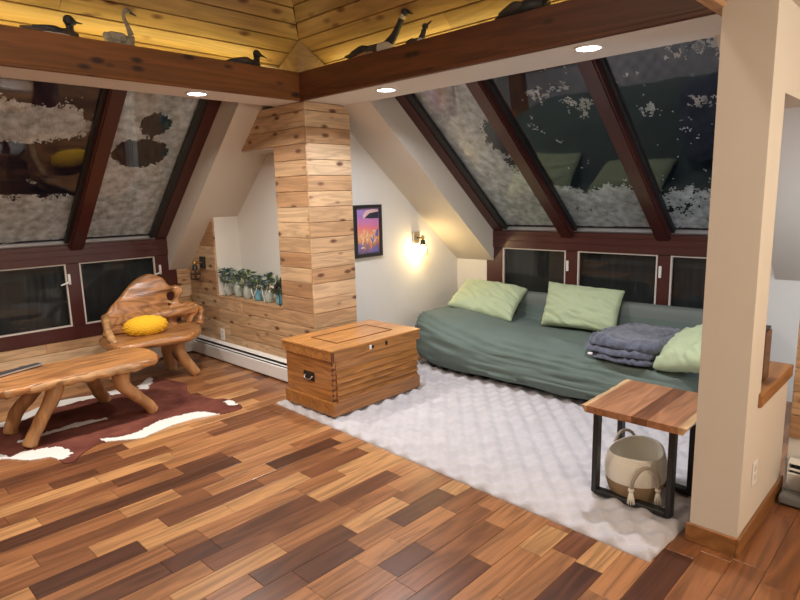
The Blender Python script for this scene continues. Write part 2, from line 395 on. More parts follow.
# left glazed wall (y = YA): boards below the sill and at the right end
wl = boxo('wall_left', (-2.6, YA+.02, 0), (3.3, YA+.12, .36), 'darkvoid', kind='structure')
rows = []; z = .0
while z < .345:
    z1 = min(z+.126, .35); rows.append((z, z1, split(-2.4+random.random()*.5, 2.99, .8, 1.6))); z = z1
cedar_rows(wl, lambda s, z: ((s, YA+.02, z), (1, 0, 0), (0, -1, 0)), rows, 'cedar_x', .02)
bm = bmesh.new(); box(bm, (2.82, YA+.02, .36), (3.3, YA+.12, 1.02)); link('wall_end_backing', bm, 'darkvoid', wl)
rows = []; z = .35
while z < .95: rows.append((z, z+.126, [(2.84, 2.999)])); z += .126
cedar_rows(wl, lambda s, z: ((s, YA+.02, z), (1, 0, 0), (0, -1, 0)), rows, 'cedar_x', .02)
# cedar wall with niche (x = XW), and the column
NY0, NY1, NZ0, NZ1 = 4.34, 5.465, .66, 2.03
wc = thing('wall_cedar', (XW, 4.6, 0), kind='structure')
bm = bmesh.new()
box(bm, (XW+.001, YC+.02, 0), (XW+.30, YA, NZ0-.02)); link('backing_low', bm, 'darkvoid', wc)
bm = bmesh.new(); prism(bm, [(NY1+.02, NZ0-.03), (6.05, NZ0-.03), (6.05, .95), (NY1+.02, ZCA(NY1+.02)+.03)], 0, XW+.001, XW+.28); link('backing_left', bm, 'darkvoid', wc)
bm = bmesh.new(); prism(bm, [(4.06, NZ1+.03), (ZCA(0) and 4.86, NZ1+.03), (4.50, 2.36), (4.06, 2.36)], 0, XW+.001, XW+.12); link('backing_top', bm, 'darkvoid', wc)
rows = []; z = .025-.0+.002
zs = []
z = .022
while z < 2.36: zs.append(z); z += .1262
zs.append(2.36)
COLFACE = []
for z0, z1 in zip(zs, zs[1:]):
    zm = (z0+z1)/2; segs = []
    ymax = min(6.02, YA-(z0-.9)/.95+.02) if z1 > .9 else 6.02
    if z1 <= NZ0+.03: segs = split(YC, ymax, .9, 1.7)
    elif z0 >= NZ1-.05: segs = [(YC, ymax)]
    else:
        segs = [(YC, NY0)]
        if ymax > NY1+.02: segs.append((NY1, ymax))
    a0, a1 = z0, z1
    cedar_rows(wc, lambda s, z: ((XW, s, z), (0, 1, 0), (-1, 0, 0)), [(a0, a1, segs)], 'cedar', .018)
    # column front face (y = YC)
    cedar_rows(wc, lambda s, z: ((s, YC, z), (1, 0, 0), (0, -1, 0)), [(a0, a1, [(XW-.018, 3.45)])], 'cedar_x', .018)
bm = bmesh.new(); box(bm, (XW+.005, YC+.001, 0), (3.45, 4.33, 2.36)); link('column_core', bm, 'darkvoid', wc)
# niche lining: back, left side, right side, shelf board
bm = bmesh.new(); box(bm, (3.27, 4.3, NZ0-.02), (3.33, 5.60, 2.3)); link('niche_back', bm, 'paint_w', wc)
bm = bmesh.new(); box(bm, (XW+.0, NY1, NZ0-.02), (3.30, NY1+.05, 1.56)); link('niche_side', bm, 'paint_w', wc)
bm = bmesh.new(); box(bm, (XW+.0, NY0-.02, NZ0-.02), (3.30, NY0, 2.1)); link('niche_side', bm, 'paint_w', wc)
bm = bmesh.new(); box(bm, (XW+.0, NY0, NZ1), (3.28, 4.95, NZ1+.03)); link('niche_top', bm, 'paint', wc)
boxo('niche_shelf', (XW-.022, NY0-.005, NZ0-.022), (3.27, NY1+.005, NZ0), 'cedar', wc, .003, tint=(.25, .3))
# white wall behind the picture
bm = bmesh.new(); prism(bm, [(3.40, 0), (5.24, 0), (5.24, 1.0), (5.1, 1.1), (3.48, 2.45), (3.40, 2.5)], 1, 4.06, 4.20); link('wall_back', bm, 'paint_w', kind='structure')
bm = bmesh.new(); box(bm, (XB+.005, 3.66, 0), (XB+.15, 4.2, 1.1)); box(bm, (XB+.005, -2.6, 0), (XB+.15, 1.165, 1.1)); box(bm, (XB+.005, 1.16, 0), (XB+.15, 3.67, .40))
link('wall_right', bm, 'paint_w', kind='structure')
# sloped plaster pieces
def slopeA(name, x0, x1, top=4.20):
    bm = bmesh.new(); prism(bm, [(YA, .90), (YA+.14, .90), (YA+.14, 1.3), (top, ZCA(top)+.42), (top, ZCA(top))], 0, x0, x1); return link(name, bm, 'paint', kind='structure')
slopeA('ceiling_slope_left', 2.76, 3.40)
def slopeB(name, y0, y1, top=3.3):
    bm = bmesh.new(); prism(bm, [(XB, .923), (XB+.14, .923), (XB+.14, 1.3), (top, ZCB(top)+.42), (top, ZCB(top))], 1, y0, y1); return link(name, bm, 'paint', kind='structure')
slopeB('ceiling_slope_right', 3.57, 4.19); slopeB('ceiling_slope_end', -2.6, 1.035)
# soffit and beams
bm = bmesh.new(); box(bm, (-2.6, 3.94, HS+.001), (3.42, 4.27, HB-.004)); box(bm, (3.0, .80, HS), (3.42, 3.94, HB-.004))
link('ceiling_soffit', bm, 'paint_w', kind='structure')
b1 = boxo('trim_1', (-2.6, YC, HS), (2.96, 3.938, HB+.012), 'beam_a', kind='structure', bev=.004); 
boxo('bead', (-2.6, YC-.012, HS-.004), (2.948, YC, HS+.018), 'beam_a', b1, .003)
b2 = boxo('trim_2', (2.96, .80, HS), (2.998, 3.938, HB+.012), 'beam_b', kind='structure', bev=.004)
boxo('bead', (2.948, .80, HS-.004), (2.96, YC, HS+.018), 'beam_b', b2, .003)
# upper board ceilings above the beams
cu_ = thing('ceiling_upper', (0, 4, 2.8), kind='structure')
def UA(x, t): return Vector((x, YA-(2.56-.9)/.95-t*math.cos(math.atan(.95)), 2.56+t*math.sin(math.atan(.95))))
nA = Vector((0, -math.sin(math.atan(.95)), -math.cos(math.atan(.95)))); uA = Vector((0, -math.cos(math.atan(.95)), math.sin(math.atan(.95))))
sB2 = .995; aB2 = math.atan(sB2)
XB2 = 3.058+(2.829-2.56)/sB2
nB = Vector((-math.sin(aB2), 0, -math.cos(aB2))); uB = Vector((-math.cos(aB2), 0, math.sin(aB2)))
def hipx(z): return 3.058-(z-2.829)/sB2
def hipy(z): return YA-(z-.9)/.95
for k in range(16):
    t0 = k*.123+.03; t1 = t0+.123
    for side in (0, 1):
        if side == 0:
            z0 = 2.56+t0*uA.z; z1 = 2.56+t1*uA.z; xe0, xe1 = hipx(z0), hipx(z1)
            ends = [(-2.5, .9+random.random()*.6, 0), (None, None, 1)]
            xs = ends[0][1]
            quads = [((-2.5, -2.5), (xs, xs)), ((xs+.002, xs+.002), (xe0, xe1))]
            for (a0, a1), (c0, c1) in quads:
                bm = bmesh.new(); P0, P1 = UA(a0, t0), UA(c0, t0); P2, P3 = UA(c1, t1-.003), UA(a1, t1-.003)
                P1.x, P2.x = c0, c1
                back = -nA*.02; ch = uA*.004+nA*-.004
                hexa(bm, [P0+ch, P1+ch, P2-uA*.004-nA*.004, P3-uA*.004-nA*.004, P0+back, P1+back, P2+back, P3+back])
                f = bm.faces[:] if False else None
                settint(bm, *rnd()); link('board', bm, 'pine_a', cu_)
        else:
            z0 = 2.56+t0*uB.z; z1 = 2.56+t1*uB.z
            base = Vector((XB2, 0, 2.56)); ye0, ye1 = hipy(z0), hipy(z1); ys = 1.7+random.random()*1.0
            for (a0, a1), (c0, c1) in [((.8, .8), (ys, ys)), ((ys+.002, ys+.002), (ye0, ye1))]:
                bm = bmesh.new(); q = lambda y, t: Vector((base.x, y, base.z))+uB*t
                back = -nB*.02
                hexa(bm, [q(a0, t0+.004)-nB*.004, q(c0, t0+.004)-nB*.004, q(c1, t1-.007)-nB*.004, q(a1, t1-.007)-nB*.004, q(a0, t0)+back, q(c0, t0)+back, q(c1, t1)+back, q(a1, t1)+back])
                settint(bm, *rnd()); link('board', bm, 'pine_b', cu_)
bm = bmesh.new()
zt = 4.05; hx = lambda z: hipx(z)+.03; hy = lambda z: hipy(z)+.03
A0, A1 = (-2.6, hy(2.5), 2.5+.03), (hx(2.5), hy(2.5), 2.53); T0, T1 = (-2.6, hy(zt), zt+.03), (hx(zt), hy(zt), zt+.03)
v = [bm.verts.new(p) for p in (A0, A1, T1, T0)]; bm.faces.new(v)
v2 = [bm.verts.new(p) for p in ((hx(2.5), hy(2.5), 2.53), (hx(2.5), .8, 2.53), (hx(zt), .8, zt+.03), (hx(zt), hy(zt), zt+.03))]; bm.faces.new(v2)
bmesh.ops.solidify(bm, geom=bm.faces[:], thickness=.04); link('backing', bm, 'darkvoid', cu_)
# little corner gusset
bm = bmesh.new(); vs = [bm.verts.new(p) for p in ((3.05, 4.0, 2.84), (2.95, 4.22, 2.60), (3.27, 3.86, 2.60), (3.05, 4.03, 2.56), (3.3, 4.3, 2.58))]
for f in ((0, 1, 3), (0, 3, 2), (0, 2, 4), (0, 4, 1), (1, 4, 2, 3)): bm.faces.new([vs[i] for i in f])
settint(bm, .2, .4); link('corner_gusset', bm, 'pine_a', cu_)
# rest of the shell (mostly out of frame)
boxo('ceiling_flat', (-2.6, -2.6, 4.0), (3.2, 5, 4.1), 'pine_a', kind='structure', tint=(.5, .5))
boxo('wall_near', (-2.7, -2.7, 0), (5.4, -2.6, 4.1), 'paint', kind='structure')
boxo('wall_side', (-2.7, -2.6, 0), (-2.6, 6.3, 4.1), 'paint', kind='structure')
cl = boxo('ceiling_low', (-.6, -2.6, 2.33), (5.0, .80, 2.40), 'paint', kind='structure')
boxo('wall_loft', (-.6, .74, 2.40), (3.2, .80, 4.0), 'paint', kind='structure')
boxo('trim_3', (-.6, .80, 2.31), (2.958, .86, 2.50), 'cedar_x', kind='structure', bev=.006)
# pillar / half wall with opening
wp = boxo('wall_pillar', (2.72, .615, 0), (2.93, .811, 2.33), 'paint', kind='structure')
boxo('half_wall', (2.93, .615, 0), (3.50, .811, .635), 'paint', wp)
boxo('header', (2.93, .615, 1.98), (3.50, .811, 2.33), 'paint', wp)
boxo('ledge', (2.90, .600, .635), (3.52, .84, .70), 'base', wp, .005)
bm = bmesh.new(); box(bm, (2.706, .615, 0), (2.72, .825, .088), .003); settint(bm, .5, .5)
bb_ = link('baseboard_pillar', bm, 'base', kind='structure')
boxo('baseboard_side', (2.706, .601, 0), (3.52, .615, .088), 'base', bb_, .003, tint=(.5, .2))
boxo('wall_corridor', (3.555, -2.6, 0), (3.69, .598, 2.33), 'paint_w', kind='structure')
wk = S.objects['wall_corridor']; rows = []; z = .30
while z < 1.15: rows.append((z, z+.126, split(-1.2, .598, .6, 1.2))); z += .126
cedar_rows(wk, lambda s, z: ((3.555, s, z), (0, 1, 0), (-1, 0, 0)), rows, 'cedar', .018)

# ---------------------------------------------------------------- windows
def snow_sheet(parent, G, s0, s1, t0, t1, cov, seed, n0=.05):
    nu, nv = int((s1-s0)/.0095), int((t1-t0)/.0095); bm = bmesh.new(); V = {}
    def vert(i, j):
        if (i, j) not in V:
            s = s0+(s1-s0)*i/nu; t = t0+(t1-t0)*j/nv
            h = noise.fractal(Vector((s*7, t*7, seed)), .8, 2, 5)*.008
            V[i, j] = bm.verts.new(G(s, t, n0-abs(h)))
        return V[i, j]
    for i in range(nu):
        for j in range(nv):
            s = s0+(s1-s0)*(i+.5)/nu; t = t0+(t1-t0)*(j+.5)/nv
            a = noise.fractal(Vector((s*6, t*6, seed+3)), .55, 2.2, 7)*.42
            a2 = noise.noise(Vector((s*34, t*22, seed+9)))*.22+noise.noise(Vector((s*90, t*70, seed+5)))*.28
            if cov(s, t)+a+a2 > .5: bm.faces.new((vert(i, j), vert(i+1, j), vert(i+1, j+1), vert(i, j+1)))
    if len(bm.faces): return link('snow', bm, 'snow', parent, smooth=True, kind='stuff')
    bm.free()
def blob(s, t, cs, ct, rs, rt): return max(0, 1-((s-cs)/rs)**2-((t-ct)/rt)**2)
def roof_window(name, G, s0, s1, cov, seed, tl=1.95):
    w_ = thing(name, G(s0, 0, 0), kind='structure')
    bm = bmesh.new(); sbox(bm, G, s0, s1, .02, tl, .012, .020); link('pane', bm, 'glass', w_)
    bm = bmesh.new(); sbox(bm, G, s0, s1, .0, .022, -.004, .03); link('aluminium_strip', bm, 'alu', w_)
    bm = bmesh.new(); sbox(bm, G, s0, s0+.022, .02, tl, -.004, .03); sbox(bm, G, s1-(.06 if s1 in (2.645, 3.46) else .03), s1, .02, tl, -.004, .03); link('seal', bm, 'black', w_)
    snow_sheet(w_, G, s0+.012, s1-.012, .03, tl-.02, cov, seed)
    return w_
def covA1(s, t):   # left pane: snow low, grey band in the middle
    c = -.1
    if t < .62: c = 1.1-.6*sm(.5, .62, t)
    c = max(c, -.1+1.7*blob(s, t, 1.35, 1.36, .62, .24), .9 if t > 1.78 else 0)
    return c
def covA2(s, t):
    return 1.15-2.3*blob(s, t, 2.25, 1.10, .27, .20)-1.6*blob(s, t, 2.30, 1.42, .16, .16)
def covB1(s, t):
    return 1.15-1.0*blob(s, t, 2.93, 1.15, .14, .42)-.6*blob(s, t, 2.85, .5, .12, .3)
def covB2(s, t):
    c = -.05
    if t < .66: c = .95-.75*sm(.42, .66, t)
    c = max(c, .02+.46*blob(s, t, 2.28, 1.62, .30, .10), .02+.40*blob(s, t, 2.1, 1.45, .2, .16)); return c
def covB3(s, t):
    c = -.02
    if t < .75: c = .80-.62*sm(.2, .75, t)
    c = max(c, .02+.42*blob(s, t, 1.45, 1.33, .36, .10), .02+.32*blob(s, t, 1.3, 1.72, .36, .26), .0+.40*blob(s, t, 1.42, 1.15, .08, .16)); return c
roof_window('window_1', GA, 1.06, 1.825, covA1, 1.3); roof_window('window_2', GA, 1.952, 2.645, covA2, 4.1)
roof_window('window_3', GA, .15, .94, covA1, 7.7); roof_window('window_4', GA, -.75, .03, covA2, 2.2)
roof_window('window_5', GB, 2.80, 3.46, covB1, 11.2); roof_window('window_6', GB, 1.92, 2.67, covB2, 5.6); roof_window('window_7', GB, 1.06, 1.80, covB3, 8.4)
def low_window(name, s0, s1, side, hin):
    z0, z1 = .475, 1.065
    def B(bm, a0, a1, zz0, zz1, d0, d1, bev=0):
        if side == 'A': box(bm, (a0, YA+d0, zz0), (a1, YA+d1, zz1), bev)
        else: box(bm, (XB+d0, a0, zz0), (XB+d1, a1, zz1), bev)
    w_ = thing(name, (s0, YA, z0) if side == 'A' else (XB, s0, z0), kind='structure')
    bm = bmesh.new(); g = .013
    B(bm, s0, s1, z0, z0+g, -.004, .02); B(bm, s0, s1, z1-g, z1, -.004, .02); B(bm, s0, s0+g, z0+g, z1-g, -.004, .02); B(bm, s1-g, s1, z0+g, z1-g, -.004, .02)
    link('gasket', bm, 'gasket', w_)
    bm = bmesh.new(); B(bm, s0+g, s1-g, z0+g, z1-g, .012, .02); link('pane', bm, 'glass_low', w_)
    bm = bmesh.new(); B(bm, s0-.0, s1+.0, z0, z1, .075, .085); link('outer_sheet', bm, 'screen', w_)
    if hin is not None:
        h0 = hin
        bm = bmesh.new(); B(bm, h0-.011, h0+.011, .87, .97, -.02, -.004, .003); 
        if side == 'A': sloft(bm, [(h0, YA-.02, .90), (h0-.02, YA-.045, .895), (h0-.085, YA-.05, .875)], [.008, .008, .007], 8)
        link('handle', bm, 'white', w_, smooth=False)
    return w_
M['screen'] = plain('dark_streaked_sheet', (.012, .013, .014), .7, vary=.8, vscale=5, stretch=(6, 6, .6))  # near-black sheet behind each low pane, streaked vertically
low_window('window_8', 1.9, 2.62, 'A', 2.665); low_window('window_9', 1.06, 1.785, 'A', 1.80); low_window('window_10', .20, .93, 'A', .95); low_window('window_11', -.65, .07, 'A', .1)
low_window('window_12', 2.753, 3.46, 'B', 2.728); low_window('window_13', 1.902, 2.631, 'B', 1.875); low_window('window_14', 1.20, 1.796, 'B', None)
# maroon frames
def frame_set(name, side):
    o = bmesh.new()
    def B(a0, a1, z0, z1, d0, d1, bev=.004):
        if side == 'A': box(o, (a0, YA+d0, z0), (a1, YA+d1, z1), bev)
        else: box(o, (XB+d0, a0, z0), (XB+d1, a1, z1), bev)
    lo, hi = (-2.6, 2.845) if side == 'A' else (1.166, 3.66)
    pl = [(-1.6, -.65), (.07, .20), (.93, 1.06), (1.785, 1.90), (2.62, 2.845)] if side == 'A' else [(1.166, 1.20), (1.796, 1.902), (2.631, 2.753), (3.46, 3.66)]
    root = thing(name, (lo, YA, .35) if side == 'A' else (XB, lo, .35), kind='structure')
    def part(nm, f, *a):
        nonlocal o
        o = bmesh.new(); f(*a); link(nm, o, 'maroon', root)
    def sillp(): B(lo, hi, .35, .475, -.012, .10)
    def railp(): B(lo, hi, 1.065, 1.235, -.02, .10)
    part('sill', sillp); part('rail', railp)
    for a0, a1 in pl: part('post', lambda: B(a0, a1, .475, 1.065, -.006 if a1-a0 < .5 else 0, .10))
    G = GA if side == 'A' else GB
    ml = [(-.87, -.75), (.03, .15), (.94, 1.06), (1.825, 1.952)] if side == 'A' else [(1.8, 1.92), (2.67, 2.80)]
    for a0, a1 in ml:
        o = bmesh.new(); sbox(o, G, a0, a1, -.03, 2.0, -.06, .10, .012); link('rafter', o, 'maroon', root)
    e = (2.645, 2.765) if side == 'A' else (3.46, 3.575)
    o = bmesh.new(); sbox(o, G, e[0], e[1], -.02, 2.0, -.012, .10, .004); link('rafter', o, 'maroon', root)
    # grooves of the rail
    o = bmesh.new(); B(lo, hi-.08, 1.13, 1.142, -.026, -.018, .002); B(lo, hi-.08, 1.19, 1.2, -.026, -.018, .002); link('bead', o, 'maroon', root)
frame_set('trim_4', 'A'); frame_set('trim_5', 'B')

# ---------------------------------------------------------------- recessed lights, light strip
for k, (x, y) in enumerate(LEDS):
    lab = {0: 'round recessed downlight glowing in white soffit under left beam', 3: 'round recessed downlight glowing in soffit just right of wooden column', 4: 'round recessed downlight glowing in soffit above the back sloped windows'}.get(k, ['', 'round recessed downlight in left soffit, above the left end of bench', 'round recessed downlight at far left end of the left soffit'][k % 3])
    t = thing('recessed_light', (x, y, HS), lab, 'light', 'recessed lights in the soffits')
    bm = bmesh.new(); lathe(bm, [(.078, .0), (.078, -.006), (.066, -.010), (.062, -.004), (.062, 0)], (x, y, HS), 28); link('trim_ring', bm, 'white', t, True)
    bm = bmesh.new(); lathe(bm, [(.060, -.002), (.060, -.008), (.03, -.010)], (x, y, HS), 28); link('lens', bm, 'led', t)
    lamp('downlight', (x, y, HS-.02), P_LED, .12, COOLW if k > 2 else (1, .93, .85), parent=t, spread=2.6)
# warm strip lights lying behind the beams
t = tag(boxo('light_strip', (-2.4, 4.09, HB-.003), (2.95, 4.11, HB+.008), 'strip'), 'thin yellow light strip on the ledge behind left beam', 'light strip')
t = tag(boxo('light_strip', (3.175, 1.0, HB-.003), (3.19, 3.9, HB+.008), 'strip'), 'thin yellow light strip on the ledge behind right beam', 'light strip')
lamp('strip_glow', (.3, 4.10, HB+.014), P_STRIP*2.9, 5, YEL, shape='RECTANGLE', sizey=.03, rot=(PI, 0, 0))
lamp('strip_glow', (3.18, 2.4, HB+.014), P_STRIP*1.2, .03, YEL, shape='RECTANGLE', sizey=3, rot=(PI, 0, 0))

# ---------------------------------------------------------------- baseboard heaters
def heater(name, axis, a0, a1, wall, label, end):
    h = thing(name, (wall, (a0+a1)/2, 0) if axis == 'y' else ((a0+a1)/2, wall, 0), label, 'heater', 'white baseboard heaters')
    def pts(prof): return [(wall-d, z) for d, z in prof]
    ax = 1 if axis == 'y' else 0
    bm = bmesh.new(); prism(bm, pts([(0, .012), (.066, .012), (.072, .02), (.072, .128), (.060, .133), (.060, .02), (.004, .02), (.004, .19), (0, .19)]), ax, a0, a1); link('front_panel', bm, 'white', h)
    bm = bmesh.new(); prism(bm, pts([(0, .178), (.045, .172), (.050, .176), (.048, .180), (0, .192)]), ax, a0, a1); link('top_cap', bm, 'white', h)
    bm = bmesh.new(); prism(bm, pts([(.004, .02), (.058, .02), (.058, .13), (.004, .165)]), ax, a0+.01, a1-.01); link('fins', bm, 'slot', h)
    bm = bmesh.new(); prism(bm, pts([(.045, .148), (.056, .142), (.058, .146), (.047, .152)]), ax, a0, a1); link('louvre', bm, 'white', h)
    for e in ((a0, a0+.004), (a1-.004, a1)):
        bm = bmesh.new(); prism(bm, pts([(0, .012), (.074, .012), (.074, .13), (.05, .178), (0, .193)]), ax, *e); link('end_cap', bm, 'white', h)
heater('baseboard_heater', 'y', 3.96, 5.95, XW-.018, 'white baseboard heater along the cedar wall below the niche', 0)
heater('baseboard_heater', 'x', 2.12, 2.975, YA-.001, 'white baseboard heater below left windows behind carved chair', 0)
heater('baseboard_heater', 'y', -1.2, .58, 3.537, 'white baseboard heater below planks past the pillar, at right edge', 0)
def outlet(x, y, z, face, label, w=.07, h=.115):
    t = thing('wall_outlet', (x, y, z), label, 'outlet')
    if face == '-x':
        bm = bmesh.new(); box(bm, (x-.006, y-w/2, z-h/2), (x, y+w/2, z+h/2), .002); link('cover_plate', bm, 'white', t)
        for d in (-.022, .022):
            bm = bmesh.new(); box(bm, (x-.008, y-.016, z+d-.013), (x-.004, y+.016, z+d+.013), .001); link('socket', bm, 'gasket', t)
    else:
        bm = bmesh.new(); box(bm, (x-w/2, y-.006, z-h/2), (x+w/2, y, z+h/2), .002); link('cover_plate', bm, 'white', t)
        for d in (-.022, .022):
            bm = bmesh.new(); box(bm, (x-.016, y-.008, z+d-.013), (x+.016, y-.004, z+d+.013), .001); link('socket', bm, 'gasket', t)
outlet(XW-.019, 5.42, .265, '-x', 'white electrical outlet on the cedar wall above baseboard heater')
outlet(2.925, .615, .32, '-y', 'white electrical outlet low on the beige half wall beside pillar')

# ---------------------------------------------------------------- chest
X0, X1, Y0, Y1 = 2.585, 3.515, 3.20, 3.795; ZB = .022
ch = thing('blanket_chest', ((X0+X1)/2, (Y0+Y1)/2, ZB), 'orange pine blanket chest with ribbed front standing on rug corner', 'chest')
boxo('foot', (X0+.015, Y0+.015, ZB-.0), (X0+.06, Y0+.06, ZB+.02), 'black', ch)
boxo('foot', (X1-.06, Y0+.015, ZB-.0), (X1-.015, Y0+.06, ZB+.02), 'black', ch)
boxo('foot', (X0+.015, Y1-.06, ZB-.0), (X0+.06, Y1-.015, ZB+.02), 'black', ch)
bm = bmesh.new()
box(bm, (X0, Y0, ZB+.015), (X1, Y1, ZB+.118), .004); settint(bm, .15, .2); link('plinth', bm, 'chest', ch)
i = .018; zb0, zb1 = ZB+.10, ZB+.43
bm = bmesh.new(); box(bm, (X0+i, Y0+i, zb0), (X1-i, Y1-i, zb1)); settint(bm, .6, .5); link('body', bm, 'chest_y', ch)
# ribbed front boards (sloping louvres)
zr = [ZB+.118, .21+ZB-.03, .24+ZB, .30+ZB, .355+ZB, zb1]
zr = [ZB+.118+k*.052 for k in range(5)]+[ZB+.345]
for k in range(5):
    a, b = ZB+.116+k*.046, ZB+.116+(k+1)*.046
    bm = bmesh.new(); prism(bm, [(Y0+i, a), (Y0+i-.019, a+.001), (Y0+i-.019, a+.012), (Y0+i-.003, b-.004), (Y0+i, b)], 0, X0+i+.028, X1-i-.005)
    settint(bm, .2+.15*k, k*.17); link('slat', bm, 'chest', ch)
boxo('top_board', (X0+i+.028, Y0+i-.006, ZB+.347), (X1-i-.005, Y0+i, zb1), 'chest', ch, .002, tint=(.75, .33))
# dovetails at the front-left corner
for k in range(8):
    z = ZB+.125+k*.038
    bm = bmesh.new(); prism(bm, [(X0+i-.0015, z), (X0+i+.026, z+.004), (X0+i+.026, z+.016), (X0+i-.0015, z+.020)], 1, Y0+i-.003, Y0+i+.001)
    settint(bm, .5, .5); link('dovetail', bm, 'chest_dark' if k % 2 == 0 else 'chest', ch)
    bm = bmesh.new(); prism(bm, [(Y0+i-.003, z), (Y0+i+.012, z+.003), (Y0+i+.012, z+.017), (Y0+i-.003, z+.020)], 0, X0+i-.0015, X0+i+.001)
    settint(bm, .5, .5); link('dovetail', bm, 'chest_dark', ch)
# lid
zl = ZB+.425
bm = bmesh.new(); box(bm, (X0-.004, Y0-.004, zl), (X1+.004, Y1+.004, ZB+.508), .005); settint(bm, .8, .25); lid = link('lid', bm, 'chest', ch)
bm = bmesh.new(); box(bm, (X0-.008, Y0-.008, ZB+.494), (X1+.008, Y1+.006, ZB+.512), .004); settint(bm, .9, .27); link('lid_top', bm, 'chest', ch)
bm = bmesh.new(); zt = ZB+.512; ax0, ax1, ay0, ay1 = X0+.17, X1-.17, Y0+.14, Y1-.14
for lo, hi in (((ax0, ay0, zt), (ax1, ay0+.009, zt+.004)), ((ax0, ay1-.009, zt), (ax1, ay1, zt+.004)), ((ax0, ay0, zt), (ax0+.009, ay1, zt+.004)), ((ax1-.009, ay0, zt), (ax1, ay1, zt+.004))): box(bm, lo, hi, .001)
settint(bm, .1, .1); link('lid_moulding', bm, 'chest_dark', ch)
boxo('lid_joint', (X0-.0055, Y0-.0055, zl+.004), (X0+.022, Y0+.002, zl+.07), 'chest_dark', ch, .001)
for xx, mm in ((2.96, 'white'), (3.13, 'iron')):  # white plate: bright reflection of a metal lock painted as colour
    bm = bmesh.new(); box(bm, (xx-.011, Y0-.010, zl+.026), (xx+.011, Y0-.002, zl+.058), .002); link('lock_plate', bm, mm, ch)
    bm = bmesh.new(); box(bm, (xx-.006 if mm == 'iron' else xx+.014, Y0-.014, zl+.03), (xx+.006 if mm == 'iron' else xx+.03, Y0-.006, zl+.054), .001); link('keyhole', bm, 'iron', ch)
bm = bmesh.new(); box(bm, (X0+i-.004, 3.43, ZB+.235), (X0+i, 3.56, ZB+.305), .001); hp = link('handle_plate', bm, 'iron', ch)
bm = bmesh.new(); sloft(bm, [(X0+i-.006, 3.45, ZB+.275), (X0+i-.02, 3.46, ZB+.258), (X0+i-.022, 3.495, ZB+.250), (X0+i-.02, 3.53, ZB+.258), (X0+i-.006, 3.54, ZB+.275)], [.005]*5, 8); link('handle', bm, 'steel', hp, True)

# ---------------------------------------------------------------- sofa
sf = thing('sofa', (4.55, 2.4, 0), 'long low sofa under a loose dark green cover against back windows', 'sofa')
SY0, SY1 = 1.12, 3.80
boxo('base', (4.09, SY0+.05, .0), (5.0, SY1-.16, .10), 'black', sf, .01)
prof = [(4.35, .085), (4.02, .07), (3.955, .10), (3.925, .18), (3.925, .27), (3.95, .345), (4.02, .40), (4.14, .425), (4.4, .425), (4.70, .42), (4.80, .43), (4.83, .48), (4.845, .56), (4.86, .62), (4.92, .64), (5.02, .64), (5.06, .58), (5.06, .2), (5.0, .08)]
PS = spline([(a, b, 0) for a, b in prof], 6)
def cover(u, v):
    y = SY0+(SY1-SY0)*v; q = PS[min(len(PS)-1, int(u*(len(PS)-1)+.5))]; x, z = q.x, q.y
    front = 1-sm(4.75, 4.86, x)
    rise = .10*sm(2.7, 3.6, y)*sm(.12, .36, z)*front
    edge = sm(0, .10, v)*sm(0, .035, 1-v)          # rounded ends
    cx = 4.5; x2 = cx+(x-cx)*(.90+.10*edge) if x < cx else x
    x2 += .13*sm(3.3, 3.8, y)*front*sm(0, .35, 4.5-x if x < 4.5 else 0)   # left end pulled back
    z2 = .06+(z-.06)*(.86+.14*edge)+rise
    p = Vector((x2, y, z2))
    # folds: fan out from the left end along the front, loose on the seat
    ft = front*sm(.05, .15, z)
    fan = (z-.14)*(1.0+.35*(3.8-y))
    k = noise.noise(Vector((y*.9, fan*16, 3.1)))+.6*noise.noise(Vector((y*1.7, fan*34, 7.7)))
    ridge = (1-min(1, abs(noise.noise(Vector((y*.55, fan*15+2.5*x2, 12.3))))*3.2))**1.5+.6*(1-min(1, abs(noise.noise(Vector((y*.8+4, fan*26+4*x2, 2.3))))*3.2))**1.5
    p += Vector((-.6, 0, .75))*(.015*k+.030*ridge-.012)*ft*(1 if x2 < 4.3 else .6)
    # sag of the hem
    if z < .12: p.z += .018*noise.noise(Vector((y*3, 0, 1)))
    return p
bm = bmesh.new(); V = gridsurf(bm, cover, len(PS)-1, 230)
for j in (0, 230):
    ring = [V[i_][j] for i_ in range(len(PS))]
    try: bm.faces.new(ring)
    except Exception: pass
bm.normal_update(); cv = link('cover', bm, 'darkgreen', sf, True)
bm = bmesh.new()
def backf(u, v):
    y = SY0+.04+(SY1-SY0-.10)*v; a = u*2*PI
    return Vector((4.93+.085*math.copysign(abs(math.cos(a))**.4, math.cos(a)), y, .485+.180*math.copysign(abs(math.sin(a))**.35, math.sin(a))+.006*noise.noise(Vector((y*2, u*3, 5)))))
gridsurf(bm, backf, 28, 60); bmesh.ops.remove_doubles(bm, verts=bm.verts[:], dist=.0005); bmesh.ops.holes_fill(bm, edges=bm.edges[:], sides=40)
link('back_bolster', bm, 'backcloth', sf, True)

